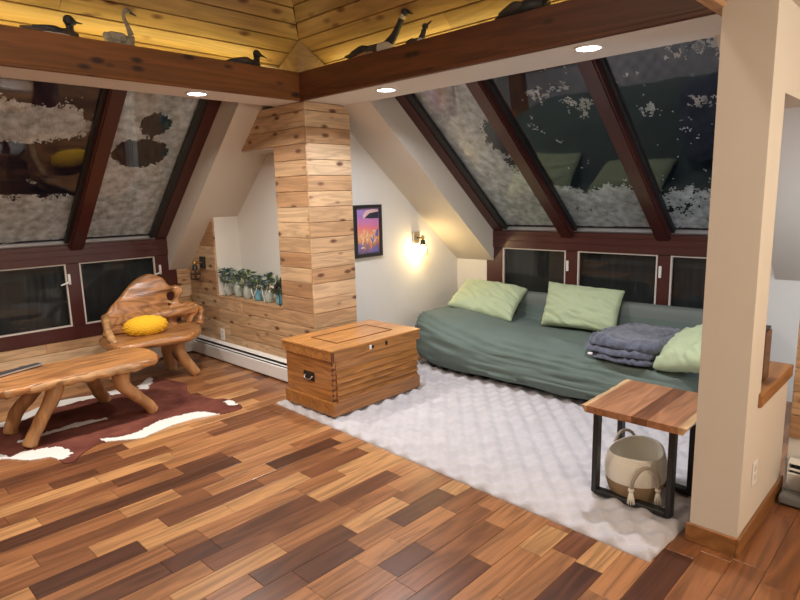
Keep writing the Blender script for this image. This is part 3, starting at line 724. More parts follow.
def pillow(name, c4, thick, label, m='pillow', seed=0, pinch=.12, cat='pillow', group='sage green throw pillows'):
    """c4: four corners in order (tl, tr, br, bl)"""
    A, B, C_, D = [Vector(p) for p in c4]; cen = (A+B+C_+D)/4; nrm = (B-A).cross(D-A).normalized()
    if nrm.dot(Vector((0, 0, 1.6))-cen) < 0: nrm = -nrm
    bm = bmesh.new(); n = 44; grids = []
    for s in (1, -1):
        def f(u, v):
            x, y = 2*u-1, 2*v-1
            # concave edges, pointed corners
            ex = 1-pinch*.5*(1-y*y)*0-.055*(1-abs(y)**2.5)*0
            px = x*(1-.05*(1-y*y)*abs(x)**2); py = y*(1-.06*(1-x*x)*abs(y)**2)
            uu, vv = (px+1)/2, (py+1)/2
            p = A*(1-uu)*(1-vv)+B*uu*(1-vv)+C_*uu*vv+D*(1-uu)*vv
            h = ((1-x**4)*(1-y**4))**.55 if abs(x) < 1 and abs(y) < 1 else 0
            wr = noise.noise(Vector((x*1.6+y*1.2, y*5-x*2, seed)))+.6*noise.noise(Vector((x*3+y*3, y*8-x*5, seed+4)))
            ridge = 1-abs(noise.noise(Vector((x*1.3+y*.9, (y-x*.6)*3.4, seed+9))))*2.4
            return p+nrm*s*(thick/2*h+(.012*wr+.016*ridge)*min(1, h*2)*(1 if s > 0 else .4))
        grids.append(gridsurf(bm, f, n, n))
    bmesh.ops.remove_doubles(bm, verts=bm.verts[:], dist=.0012)
    o = link(name, bm, m, None, True)
    o.location = (0, 0, 0)
    return tag(o, label, cat, group)
pillow('throw_pillow', [(4.88, 3.74, .74), (4.88, 3.02, .70), (4.50, 2.96, .455), (4.42, 3.66, .545)], .13, 'sage green pillow at the left end of sofa, under the wall lamp', seed=2)
pillow('throw_pillow', [(4.84, 2.78, .80), (4.86, 2.065, .775), (4.62, 2.03, .445), (4.62, 2.73, .435)], .14, 'sage green pillow standing upright against the sofa back, left of the blanket', seed=5)
pillow('throw_pillow', [(4.36, 1.43, .59), (4.28, .98, .72), (3.86, 1.10, .50), (3.96, 1.48, .415)], .17, 'sage green pillow at the right end of sofa, partly behind the beige pillar', seed=8)

# folded blanket
def blanket():
    bm = bmesh.new(); C0 = Vector((4.24, 1.70, -.012)); ux = Vector((.10, 1, 0)).normalized(); uy = Vector((1, -.12, 0)).normalized()
    # a long strip folded over itself: layers in section (along uy), swept along ux
    def layer(z0, z1, hw, hd, off, seed, ry=.5):
        def f(u, v):
            a = u*2*PI; b = (v-.5)*PI
            ca, sa = math.cos(a), math.sin(a); cb = math.cos(b)
            e = .45
            x = math.copysign(abs(math.sin(b))**.5, math.sin(b))*hw
            y = math.copysign(abs(ca)**e, ca)*hd*abs(cb)**.35
            z = math.copysign(abs(sa)**.7, sa)*(z1-z0)/2*abs(cb)**.3
            top = sm(-.2, .6, sa)
            p = C0+ux*(x+off[0])+uy*(y+off[1])+Vector((0, 0, (z0+z1)/2+z))
            k = 1-abs(noise.noise(Vector((p.x*6+p.y*4, p.y*19-p.x*9, seed))))*2.8
            p += Vector((0, 0, 1))*(.016*k+.012*noise.noise(p*9))*(.3+top) + uy*.01*noise.noise(Vector((p.y*8, p.z*40, seed)))
            return p
        gridsurf(bm, f, 56, 60)
    layer(.418, .470, .235, .30, (-.01, -.02), 1)
    layer(.462, .510, .265, .32, (.02, .0), 2)
    layer(.495, .575, .275, .34, (.0, .05), 3)
    bmesh.ops.remove_doubles(bm, verts=bm.verts[:], dist=.0005)
    return link('folded_blanket', bm, 'blanket', None, True)
bl = blanket(); tag(bl, 'blue grey plush blanket folded in a stack on sofa seat', 'blanket')
boxo('care_tag', (3.895, 1.885, .452), (3.915, 1.915, .467), 'white', bl, .002)

# ---------------------------------------------------------------- rug
RC = [Vector(p) for p in ((2.545, 3.87, 0), (2.42, .87, 0), (3.10, .84, 0), (3.25, .84, 0))]
P00, P01 = Vector((2.545, 3.88, 0)), Vector((2.425, .875, 0)); ud = (P00-P01).normalized(); vd = Vector((ud.y, -ud.x, 0))
LW, LL = 1.75, (P00-P01).length
bm = bmesh.new(); nu, nv = 235, 136
def rugf(u, v):
    p = P01+ud*LL*u+vd*LW*v; a, b = u*LL, v*LW
    e = min(u*LL, (1-u)*LL, b, LW-b); h = sm(0, .02, e)
    bump = (math.sin(a*2*PI/.15)*math.sin(b*2*PI/.16))
    x = p+Vector((0, 0, .003+h*(.018+.0155*bump+.002*noise.noise(Vector((a*9, b*9, 2))))))
    if e < .001: x += (vd*.006*noise.noise(Vector((a*14, b*14, 8)))+ud*.006*noise.noise(Vector((a*14, b*14, 3))))
    return x
gridsurf(bm, rugf, nu, nv)
V0 = bmesh.ops.extrude_edge_only(bm, edges=[e for e in bm.edges if e.is_boundary])
for g in V0['geom']:
    if isinstance(g, bmesh.types.BMVert): g.co.z = .0
rg = link('plush_rug', bm, 'rug', None, True); tag(rg, 'pale grey plush rug with pillowy bumps in front of sofa', 'rug')

# ---------------------------------------------------------------- side table
tb = thing('side_table', (2.93, 1.10, .012), 'small side table with striped wooden top and black metal legs', 'table')
TX0, TX1, TY0, TY1, TZ = 2.675, 3.22, .835, 1.338, .546
cuts = [TY1, 1.312, 1.20, 1.085, 1.01, .872, .835]; tones = [(.86, .2), (.42, .7), (.58, .1), (.20, .5), (.52, .9), (.84, .35)]
for k in range(6):
    y1_, y0_ = cuts[k], cuts[k+1]; bm = bmesh.new(); n = 16; top = []; bot = []
    for s in range(n+1):
        x = TX0+(TX1-TX0)*s/n+(.0)
        wob = .010*noise.noise(Vector((x*9, 1, 4)))+.006*noise.noise(Vector((x*23, 1, 4)))
        wob2 = .010*noise.noise(Vector((x*9, 5, 4)))+.006*noise.noise(Vector((x*23, 5, 4)))
        ya = y1_+(wob if k == 0 else 0); yb = y0_+(wob2 if k == 5 else 0)
        bev1 = .018 if k == 0 else 0; bev2 = .018 if k == 5 else 0
        top.append((bm.verts.new((x, ya-bev1*.0, TZ)), bm.verts.new((x, yb, TZ)))); bot.append((bm.verts.new((x, ya-bev1, TZ-.034)), bm.verts.new((x, yb+bev2, TZ-.034))))
    for s in range(n):
        a, b = top[s], top[s+1]; c, d = bot[s], bot[s+1]
        bm.faces.new((a[0], a[1], b[1], b[0])); bm.faces.new((c[0], d[0], d[1], c[1])); bm.faces.new((a[0], b[0], d[0], c[0])); bm.faces.new((a[1], c[1], d[1], b[1]))
    bm.faces.new((top[0][0], bot[0][0], bot[0][1], top[0][1])); bm.faces.new((top[n][0], top[n][1], bot[n][1], bot[n][0]))
    settint(bm, *tones[k]); link('top_board', bm, 'sidetop', tb)
for xx in (2.80, 3.10):
    bm = bmesh.new(); w2 = .025; th = .028; ya, yb = .925, 1.335; z0 = .0185; z1 = TZ-.034
    fs = []
    for lo, hi in (((xx, ya, z0), (xx+w2*2, ya+th, z1)), ((xx, yb-th, z0), (xx+w2*2, yb, z1)), ((xx, ya+th, z0), (xx+w2*2, yb-th, z0+th)), ((xx, ya+th, z1-th), (xx+w2*2, yb-th, z1))): box(bm, lo, hi, .003)
    link('leg_frame', bm, 'black', tb)

# ---------------------------------------------------------------- basket
bk = thing('rope_basket', (2.97, 1.14, .05), 'cream and tan woven rope basket with two handles under side table', 'basket')
cb = Vector((2.955, 1.165, .020))
def bprof(h): return .118+.034*math.sin(min(1, h/.24)*PI*.8)-.0*sm(.14, .26, h)
def bshell(h0, h1, inner):
    bm = bmesh.new(); n = 40; pr = []
    m_ = 22
    for i_ in range(m_+1):
        h = h0+(h1-h0)*i_/m_; pr.append((bprof(h)+.0022*math.sin(h*2*PI/.0125), h))
    if inner:
        for i_ in range(m_+1): 
            h = h1-(h1-.01)*i_/m_; pr.append((bprof(h)-.010, h))
    rings = []
    for r, h in pr:
        ring = []
        for k in range(n):
            a = 2*PI*k/n; rr = r*(1+.05*math.cos(2*a+.6)*h/.25)
            ring.append(bm.verts.new(cb+Vector((math.cos(a)*rr, math.sin(a)*rr*1.02, h+(.014*math.cos(a)+.01*math.cos(2*a))*(h/.25)))))
        rings.append(ring)
    for a, b in zip(rings, rings[1:]):
        for k in range(n): bm.faces.new((a[k], a[(k+1) % n], b[(k+1) % n], b[k]))
    if not inner: bm.faces.new(rings[0][::-1])
    else: bm.faces.new(rings[-1])
    return bm
link('lower_band', bshell(0, .098, False), 'tan', bk, True); link('upper_band', bshell(.098, .245, True), 'cream', bk, True)
for sgn, ang in ((1, math.radians(-140)), (-1, math.radians(40))):
    d = Vector((math.cos(ang), math.sin(ang), 0)); s_ = Vector((-d.y, d.x, 0))
    pts = [cb+d*(.150)+s_*-.066+Vector((0, 0, .09)), cb+d*.168+s_*-.062+Vector((0, 0, .15)), cb+d*.176+s_*-.035+Vector((0, 0, .205)), cb+d*.178+Vector((0, 0, .222)), cb+d*.176+s_*.035+Vector((0, 0, .205)), cb+d*.168+s_*.062+Vector((0, 0, .15)), cb+d*.150+s_*.066+Vector((0, 0, .09))]
    if sgn < 0: pts = [p+Vector((0, 0, .055)) for p in pts]; pts = [cb+(p-cb)*1 for p in pts]
    bm = bmesh.new(); sloft(bm, pts, [.0085]*7, 10); hd = link('handle', bm, 'greyrope', bk, True)
    for e in (pts[0], pts[-1]):
        bm = bmesh.new(); kn = [(.004, .012), (.014, .006), (.015, -.006), (.009, -.012)]
        lathe(bm, kn, e, 12)
        for q in range(9):
            a = 2*PI*q/9; loft(bm, [e+Vector((math.cos(a)*.005, math.sin(a)*.005, -.008)), e+d*.004+Vector((math.cos(a)*.012, math.sin(a)*.012, -.04)), e+d*.006+Vector((math.cos(a)*.017, math.sin(a)*.017, -.072))], [.0035, .004, .003], 6)
        link('tassel', bm, 'cream', hd, True)

# ---------------------------------------------------------------- picture, sconces
pc = thing('framed_picture', (3.77, 4.06, 1.3), 'small black framed print of pink and orange night scene', 'picture')
px0, px1, pz0, pz1 = 3.597, 3.945, 1.055, 1.535; yf = 4.06
for lo, hi in (((px0, yf-.028, pz0), (px0+.032, yf, pz1)), ((px1-.032, yf-.028, pz0), (px1, yf, pz1)), ((px0+.032, yf-.028, pz0), (px1-.032, yf, pz0+.032)), ((px0+.032, yf-.028, pz1-.032), (px1-.032, yf, pz1))): boxo('frame_bar', lo, hi, 'black', pc, .003)
m = bpy.data.materials.new('print'); nt, nd, lk, b = nodes(m); M['print'] = m; b.inputs['Roughness'].default_value = .35
tc = nd.new('ShaderNodeTexCoord'); sp = nd.new('ShaderNodeSeparateXYZ'); lk.new(tc.outputs['Generated'], sp.inputs[0])
nz = nd.new('ShaderNodeTexNoise'); nz.inputs['Scale'].default_value = 6; nz.inputs['Detail'].default_value = 4; lk.new(tc.outputs['Generated'], nz.inputs['Vector'])
ma = nd.new('ShaderNodeMath'); ma.operation = 'MULTIPLY_ADD'; ma.inputs[1].default_value = .28; lk.new(nz.outputs['Fac'], ma.inputs[0]); 
sb = nd.new('ShaderNodeMath'); sb.operation = 'SUBTRACT'; sb.inputs[1].default_value = .14; lk.new(sp.outputs[2], sb.inputs[0]); lk.new(sb.outputs[0], ma.inputs[2])
r = ramp(nd, [(.0, (.12, .10, .22)), (.15, (.30, .16, .22)), (.28, (.75, .30, .12)), (.42, (.80, .42, .20)), (.55, (.80, .22, .22)), (.68, (.62, .22, .45)), (.85, (.36, .22, .55)), (1, (.40, .28, .62))])
lk.new(ma.outputs[0], r.inputs[0]); lk.new(r.outputs[0], b.inputs['Base Color'])
boxo('print', (px0+.03, yf-.012, pz0+.03), (px1-.03, yf-.004, pz1-.03), 'print', pc)
M['ink_dark'] = plain('ink_dark', (.03, .03, .05), .5); M['ink_pale'] = plain('ink_pale', (.85, .62, .42), .5); M['ink_pink'] = plain('ink_pink', (.78, .50, .50), .5); M['ink_orange'] = plain('ink_orange', (.75, .30, .10), .5); M['ink_violet'] = plain('ink_violet', (.20, .16, .42), .5)
def flat(pts, mm, y): # printed shape in the picture, coordinates 0..1
    bm = bmesh.new(); bm.faces.new([bm.verts.new((px0+.035+(px1-px0-.07)*a, y, pz0+.035+(pz1-pz0-.07)*b_)) for a, b_ in pts]); link('printed_shape', bm, mm, pc)
flat([(.32, .78), (.28, .86), (.45, .96), (.75, .99), (1, .97), (1, .90), (.6, .88)], 'ink_pink', yf-.0124)
flat([(.36, .80), (.60, .90), (1, .93), (1, .78), (.6, .78)], 'ink_dark', yf-.0126)
for q in range(34):
    ca_, cb_ = random.uniform(.12, .9), random.uniform(.10, .52); an = random.uniform(-.9, 1.9); ln = random.uniform(.04, .12); wd = random.uniform(.008, .02)
    dx, dy = math.cos(an)*ln, math.sin(an)*ln
    flat([(ca_-dx, cb_-dy), (ca_+dy*.15+wd, cb_-wd), (ca_+dx, cb_+dy), (ca_-dy*.15-wd, cb_+wd)], random.choice(('ink_pale', 'ink_pale', 'ink_orange', 'ink_violet')), yf-.0128-q*.00002)
for pts in ([(.62, .22), (.78, .24), (.76, .40), (.60, .36)], [(.82, .38), (.97, .36), (.98, .55), (.84, .50)], [(.02, .04), (.14, .06), (.12, .22), (.03, .24)], [(.5, .02), (.95, .03), (.9, .14), (.55, .10)]): flat(pts, 'ink_violet', yf-.0122)

def sconce(base, d, lit, label):
    """base on the wall; d = wall normal; lamp hangs off an arm along side vector"""
    base = Vector(base); d = Vector(d); s_ = Vector((0, 0, 1)).cross(d)
    t = thing('wall_sconce', base, label, 'wall lamp')
    bm = bmesh.new(); a = base-s_*.045-Vector((0, 0, .06)); bb = base+s_*.045+Vector((0, 0, .06))+d*.025
    box(bm, [min(a[i], bb[i]) for i in range(3)], [max(a[i], bb[i]) for i in range(3)], .003); link('back_plate', bm, 'steel' if lit else 'black', t)
    k = base+d*.10+Vector((0, 0, .005))
    bm = bmesh.new(); sloft(bm, [base+d*.02, base+d*.06, k], [.009]*3, 10); link('arm', bm, 'iron' if lit else 'brass', t, True)
    bm = bmesh.new(); lathe(bm, [(.002, .022), (.018, .016), (.024, 0), (.018, -.016), (.01, -.022)], k, 16); link('knob', bm, 'brass', t, True)
    bm = bmesh.new(); lathe(bm, [(.012, -.02), (.024, -.03), (.026, -.06), (.03, -.066), (.028, -.072)], k, 16); link('socket', bm, 'iron' if lit else 'black', t, True)
    bc = k+Vector((0, 0, -.115))
    bm = bmesh.new(); lathe(bm, [(.012, .04), (.018, .028), (.030, .0), (.026, -.022), (.010, -.034)], bc, 16); link('bulb', bm, 'bulb_on' if lit else 'bulb', t, True)
    if lit:
        bm = bmesh.new(); lathe(bm, [(.030, .045), (.052, .03), (.058, -.03), (.056, -.06), (.054, -.06), (.056, -.03), (.05, .028), (.028, .042)], bc, 20); link('glass_shade', bm, 'bulb', t, True)
    else:
        bm = bmesh.new()
        for q in range(6):
            a = 2*PI*q/6; c, s2 = math.cos(a), math.sin(a)
            sloft(bm, [bc+Vector((c*.024, s2*.024, .045)), bc+Vector((c*.052, s2*.052, .0)), bc+Vector((c*.040, s2*.040, -.05)), bc+Vector((c*.01, s2*.01, -.06))], [.0025]*4, 6, k=3)
        lathe(bm, [(.053, .003), (.056, 0), (.053, -.003), (.05, 0)], bc, 20); lathe(bm, [(.041, -.047), (.044, -.05), (.041, -.053), (.038, -.05)], bc, 20)
        link('wire_cage', bm, 'black', t, True)
sconce((XW-.019, 5.70, .985), (-1, 0, 0), 0, 'unlit black wall lamp with wire cage bulb on cedar wall')
sconce((4.43, 4.06, 1.19), (0, -1, 0), 13, 'lit wall lamp with glass shade on white wall above sofa')

# ---------------------------------------------------------------- log bench (coffee table)
lb = thing('log_bench', (1.38, 4.6, 0), 'live edge log bench on crooked legs standing on the cowhide', 'bench')
outer = [(.72, 4.42), (.74, 4.60), (.78, 4.80), (.85, 4.90), (.935, 4.905), (1.20, 4.86), (1.50, 4.84), (1.72, 4.87), (1.84, 4.84), (1.90, 4.70), (1.905, 4.53), (1.85, 4.38), (1.76, 4.31), (1.62, 4.335), (1.50, 4.325), (1.33, 4.35), (1.16, 4.345), (1.02, 4.335), (.93, 4.31), (.82, 4.33)]
slab2d('seat_slab', outer, [], .055, .018, lambda a, b_, c: (a, b_, .425+c+.006*noise.noise(Vector((a*8, b_*8, 1)))), 'burl', lb, disp=.004)
bm = bmesh.new()   # rough bark-side edge along the front
for k in range(46):
    a = k/45; x = .90+.92*a; y = 4.335+.012*noise.noise(Vector((x*5, 0, 0)))
ed = [(.84+.98*k/30, (4.335-.028*math.sin(PI*0)+.022*noise.noise(Vector((k*.45, 2, 0)))), .418+.012*noise.noise(Vector((k*.5, 7, 0)))) for k in range(31)]
ed = [(x, y if x < 1.7 else y+(x-1.7)*.35, z) for x, y, z in ed]
loft(bm, ed, [(.017, .028)]*31, 10, jit=.014, seed=3); link('live_edge', bm, 'burl_edge', lb, True)
bm = bmesh.new(); loft(bm, [(1.835, 4.385, .432), (1.872, 4.43, .428), (1.90, 4.49, .424)], [.013, .022, .012], 10); link('knot_hollow', bm, 'chest_dark', lb, True)
for k, (pts, rr) in enumerate((([(1.16, 4.42, .41), (1.13, 4.41, .33), (1.05, 4.40, .20), (.985, 4.42, .08), (.96, 4.43, .015)], [.058, .052, .046, .044, .046]),
                ([(1.14, 4.72, .41), (1.10, 4.74, .30), (1.00, 4.78, .18), (.95, 4.80, .08), (.935, 4.81, .015)], [.056, .05, .046, .046, .048]),
                ([(1.60, 4.42, .41), (1.585, 4.41, .35), (1.60, 4.42, .27), (1.70, 4.44, .16), (1.775, 4.45, .07), (1.81, 4.455, .015)], [.058, .060, .052, .045, .042, .046]),
                ([(1.50, 4.80, .41), (1.51, 4.84, .30), (1.58, 4.93, .15), (1.64, 5.0, .04), (1.66, 5.02, .015)], [.058, .055, .05, .046, .046]))):
    bm = bmesh.new(); sloft(bm, pts, rr, 14, 6, up=(1, 0, 0), jit=.007, seed=k*5); link('leg', bm, 'burl_leg', lb, True)
tbt = thing('tablet', (.95, 4.86, .46), 'slim silver tablet lying on the left end of bench', 'tablet')
bm = bmesh.new(); P = [Vector(p) for p in ((.78, 4.73, .462), (.79, 4.63, .462), (1.19, 4.79, .462), (1.18, 4.85, .462))]
hexa(bm, P+[p+Vector((0, 0, .009)) for p in P]); link('body', bm, 'alu', tbt)
bm = bmesh.new(); cc = sum(P, Vector())/4; Q = [cc+(p-cc)*.93+Vector((0, 0, .0092)) for p in P]; hexa(bm, Q+[p+Vector((0, 0, .001)) for p in Q]); link('screen', bm, 'vac_d', tbt)

# ---------------------------------------------------------------- carved burl chair
bc_ = thing('burl_chair', (2.25, 5.35, 0), 'carved burl wood chair with wide wavy back by left windows', 'chair')
seat = [(1.82, 5.50), (1.79, 5.28), (1.80, 5.10), (1.88, 5.02), (2.07, 5.015), (2.27, 4.99), (2.44, 4.99), (2.57, 5.10), (2.69, 5.30), (2.74, 5.48), (2.70, 5.62), (2.3, 5.66), (1.95, 5.62)]
slab2d('seat', seat, [], .075, .030, lambda a, b_, c: (a, b_, .40+c+.012*((b_-5.3)*2)**2*0+.008*noise.noise(Vector((a*6, b_*6, 3)))+(.03*sm(5.25, 5.0, b_)*0)), 'burl', bc_, smooth=False, disp=.006)
back = [(1.90, .42), (1.875, .50), (1.868, .61), (1.916, .635), (1.961, .695), (2.033, .753), (2.085, .808), (2.138, .863), (2.225, .922), (2.311, .948), (2.381, .935), (2.45, .896), (2.488, .838), (2.522, .812), (2.583, .812), (2.633, .779), (2.637, .734), (2.605, .686), (2.600, .635), (2.665, .627), (2.76, .610), (2.79, .565), (2.772, .51), (2.725, .468), (2.70, .42), (2.66, .41), (2.655, .45), (2.645, .475), (2.59, .497), (2.55, .478), (2.55, .41), (2.3, .40)]
hole = [(2.474, .72), (2.487, .747), (2.525, .754), (2.556, .735), (2.557, .693), (2.524, .669), (2.485, .682)]
hole2 = [(2.477, .640), (2.489, .649), (2.499, .638), (2.489, .625)]
def bplane(a, b_, c):
    curve = .16*((a-2.27)/.45)**2
    y_ = 5.60-curve*.75+.16*(b_-.65); k = y_/5.52      # the outline was measured on y = 5.52
    return (a*k, y_+c, 1.6-(1.6-b_)*k)
slab2d('backrest', back, [hole, hole2], .06, .024, bplane, 'burl_swirl', bc_, disp=.006)
bm = bmesh.new(); sloft(bm, [(2.715, 5.36, .43), (2.73, 5.37, .49), (2.76, 5.41, .56), (2.72, 5.50, .60), (2.64, 5.56, .60)], [.035, .028, .026, .03, .035], 12, jit=.008); link('arm', bm, 'burl', bc_, True)
bm = bmesh.new(); sloft(bm, [(1.84, 5.16, .42), (1.83, 5.25, .48), (1.86, 5.38, .56), (1.89, 5.47, .60)], [.035, .033, .03, .035], 12, jit=.008); link('arm', bm, 'burl_edge', bc_, True)
for k, (pts, rr) in enumerate((([(2.38, 5.12, .38), (2.36, 5.13, .26), (2.45, 5.13, .12), (2.52, 5.13, .02)], [.055, .06, .048, .045]),
                ([(2.42, 5.46, .38), (2.40, 5.46, .25), (2.42, 5.45, .12), (2.43, 5.44, .02)], [.05, .05, .05, .05]),
                ([(1.98, 5.12, .38), (1.95, 5.16, .25), (1.90, 5.24, .12), (1.87, 5.30, .02)], [.05, .045, .04, .035]),
                ([(1.98, 5.50, .38), (1.96, 5.52, .25), (1.93, 5.54, .12), (1.92, 5.55, .02)], [.05, .045, .04, .04]))):
    bm = bmesh.new(); sloft(bm, pts, rr, 14, 6, up=(1, 0, 0), jit=.007, seed=k*3+1); link('leg', bm, 'burl_leg', bc_, True)
# yellow knitted cushion
bm = bmesh.new()
def cush(u, v):
    a = u*2*PI; b_ = (v-.5)*PI; ca, sa, cbb, sbb = math.cos(a), math.sin(a), math.cos(b_), math.sin(b_)
    r = 1+.06*math.sin(a*16+2.2*math.sin(b_*24))*abs(cbb)+.022*math.sin(b_*24)*abs(cbb)
    p = Vector((math.copysign(abs(ca*cbb)**.9, ca*cbb)*.180*r, math.copysign(abs(sbb)**.9, sbb)*.085*r, sa*cbb*.088*r))
    q = Matrix.Rotation(math.radians(-18), 4, 'X') @ p
    q = Matrix.Rotation(math.radians(-14), 4, 'Z') @ q
    return q+Vector((2.155, 5.28, .517))
gridsurf(bm, cush, 132, 60); bmesh.ops.remove_doubles(bm, verts=bm.verts[:], dist=.0004)
tag(link('knit_cushion', bm, 'yellow', None, True), 'round yellow knitted cushion on the burl chair seat', 'cushion')

# ---------------------------------------------------------------- cowhide
HIDE = [(.55, 4.45), (.772, 4.362), (.824, 4.302), (.898, 4.193), (.999, 4.144), (1.027, 4.043), (1.038, 3.965), (1.087, 3.953), (1.16, 4.05), (1.307, 4.13), (1.42, 4.07), (1.527, 4.0), (1.604, 4.02), (1.777, 4.06), (1.933, 4.061), (2.1, 4.01), (2.188, 3.98), (2.302, 3.985), (2.338, 4.09), (2.335, 4.287), (2.277, 4.352), (2.234, 4.521), (2.204, 4.637), (2.247, 4.794), (2.315, 4.931), (2.293, 5.096), (2.261, 5.23), (2.227, 5.321), (2.172, 5.388), (2.032, 5.23), (1.913, 5.18), (1.822, 5.25), (1.723, 5.25), (1.63, 5.26), (1.481, 5.309), (1.336, 5.329), (1.142, 5.223), (.955, 5.12), (.7, 5.15), (.4, 5.3), (.2, 5.1), (.3, 4.8), (.25, 4.5)]
PATCH = [[(1.33, 4.20), (1.45, 4.13), (1.54, 4.13), (1.76, 4.22), (1.86, 4.21), (1.99, 4.21), (2.07, 4.13), (2.13, 4.01), (2.02, 3.9), (1.92, 3.9), (1.78, 3.9), (1.62, 3.9), (1.45, 3.9), (1.36, 4.0)],
         [(.7, 4.50), (.80, 4.44), (.82, 4.34), (.9, 4.39), (1.01, 4.34), (1.10, 4.27), (1.12, 4.10), (1.06, 4.04), (1.03, 4.06), (.93, 4.08), (.85, 4.2), (.76, 4.25), (.68, 4.33)],
         [(.7, 5.02), (.93, 5.0), (.99, 5.07), (1.10, 5.05), (1.22, 5.13), (1.32, 5.16), (1.52, 5.18), (1.68, 5.16), (1.7, 5.4), (1.47, 5.4), (1.2, 5.32), (.97, 5.2), (.85, 5.3)],
         [(.93, 4.61), (1.09, 4.64), (1.2, 4.65), (1.33, 4.67), (1.50, 4.61), (1.50, 4.57), (1.29, 4.57), (1.17, 4.585), (1.07, 4.58), (.93, 4.56)],
         [(1.97, 5.10), (2.0, 5.24), (2.15, 5.40), (2.2, 5.37), (2.12, 5.19), (2.02, 5.06)], [(1.76, 5.32), (1.92, 5.24), (1.89, 5.13), (1.74, 5.12)],
         [(2.28, 4.24), (2.36, 4.24), (2.32, 4.08), (2.27, 4.12)]]
def inside(p, poly):
    x, y = p; r = False; j = len(poly)-1
    for i_ in range(len(poly)):
        xi, yi = poly[i_][:2]; xj, yj = poly[j][:2]
        if (yi > y) != (yj > y) and x < (xj-xi)*(y-yi)/(yj-yi)+xi: r = not r
        j = i_
    return r
HS_ = [(p.x, p.y) for p in spline([(a, b_, 0) for a, b_ in HIDE+[HIDE[0]]], 4)]
bm = bmesh.new(); cl_ = bm.loops.layers.float_color.new('hide'); VV = {}; st = .0085
ix0, ix1, iy0, iy1 = int(.15/st), int(2.45/st), int(3.85/st), int(5.45/st)
def hv(i_, j):
    if (i_, j) not in VV:
        x, y = i_*st, j*st; VV[i_, j] = bm.verts.new((x, y, .0045+.003*abs(noise.noise(Vector((x*3, y*3, 1))))))
    return VV[i_, j]
for i_ in range(ix0, ix1):
    for j in range(iy0, iy1):
        c = ((i_+.5)*st, (j+.5)*st)
        if not inside(c, HS_): continue
        f = bm.faces.new((hv(i_, j), hv(i_+1, j), hv(i_+1, j+1), hv(i_, j+1)))
        nn = noise.noise_vector(Vector((c[0]*18, c[1]*18, 4)))*.022+noise.noise_vector(Vector((c[0]*55, c[1]*55, 4)))*.010
        q = (c[0]+nn.x, c[1]+nn.y); wv = 1.0 if any(inside(q, P) for P in PATCH) else 0.0
        for lp in f.loops: lp[cl_] = (wv, wv, wv, 1)
ext = bmesh.ops.extrude_edge_only(bm, edges=[e for e in bm.edges if e.is_boundary])
for g in ext['geom']:
    if isinstance(g, bmesh.types.BMVert): g.co.z = .0
m = bpy.data.materials.new('cowhide'); nt, nd, lk, b = nodes(m); M['cowhide'] = m
at = nd.new('ShaderNodeAttribute'); at.attribute_name = 'hide'; tc = nd.new('ShaderNodeTexCoord'); n = nd.new('ShaderNodeTexNoise'); n.inputs['Scale'].default_value = 5; n.inputs['Detail'].default_value = 7
lk.new(tc.outputs['Object'], n.inputs['Vector']); r = ramp(nd, [(.3, (.075, .020, .015)), (.7, (.17, .055, .038))]); lk.new(n.outputs['Fac'], r.inputs[0])
mx = nd.new('ShaderNodeMix'); mx.data_type = 'RGBA'; lk.new(at.outputs['Color'], mx.inputs[0]); lk.new(r.outputs[0], mx.inputs[6]); mx.inputs[7].default_value = (.60, .585, .56, 1)
lk.new(mx.outputs[2], b.inputs['Base Color']); b.inputs['Roughness'].default_value = .9; b.inputs['Specular IOR Level'].default_value = .15
n3 = nd.new('ShaderNodeTexNoise'); n3.inputs['Scale'].default_value = 120; bu = nd.new('ShaderNodeBump'); bu.inputs['Strength'].default_value = .3; bu.inputs['Distance'].default_value = .004
lk.new(tc.outputs['Object'], n3.inputs['Vector']); lk.new(n3.outputs['Fac'], bu.inputs['Height']); lk.new(bu.outputs[0], b.inputs['Normal'])
tag(link('cowhide_rug', bm, 'cowhide', None, False), 'reddish brown and white cowhide on the floor under log bench', 'rug')

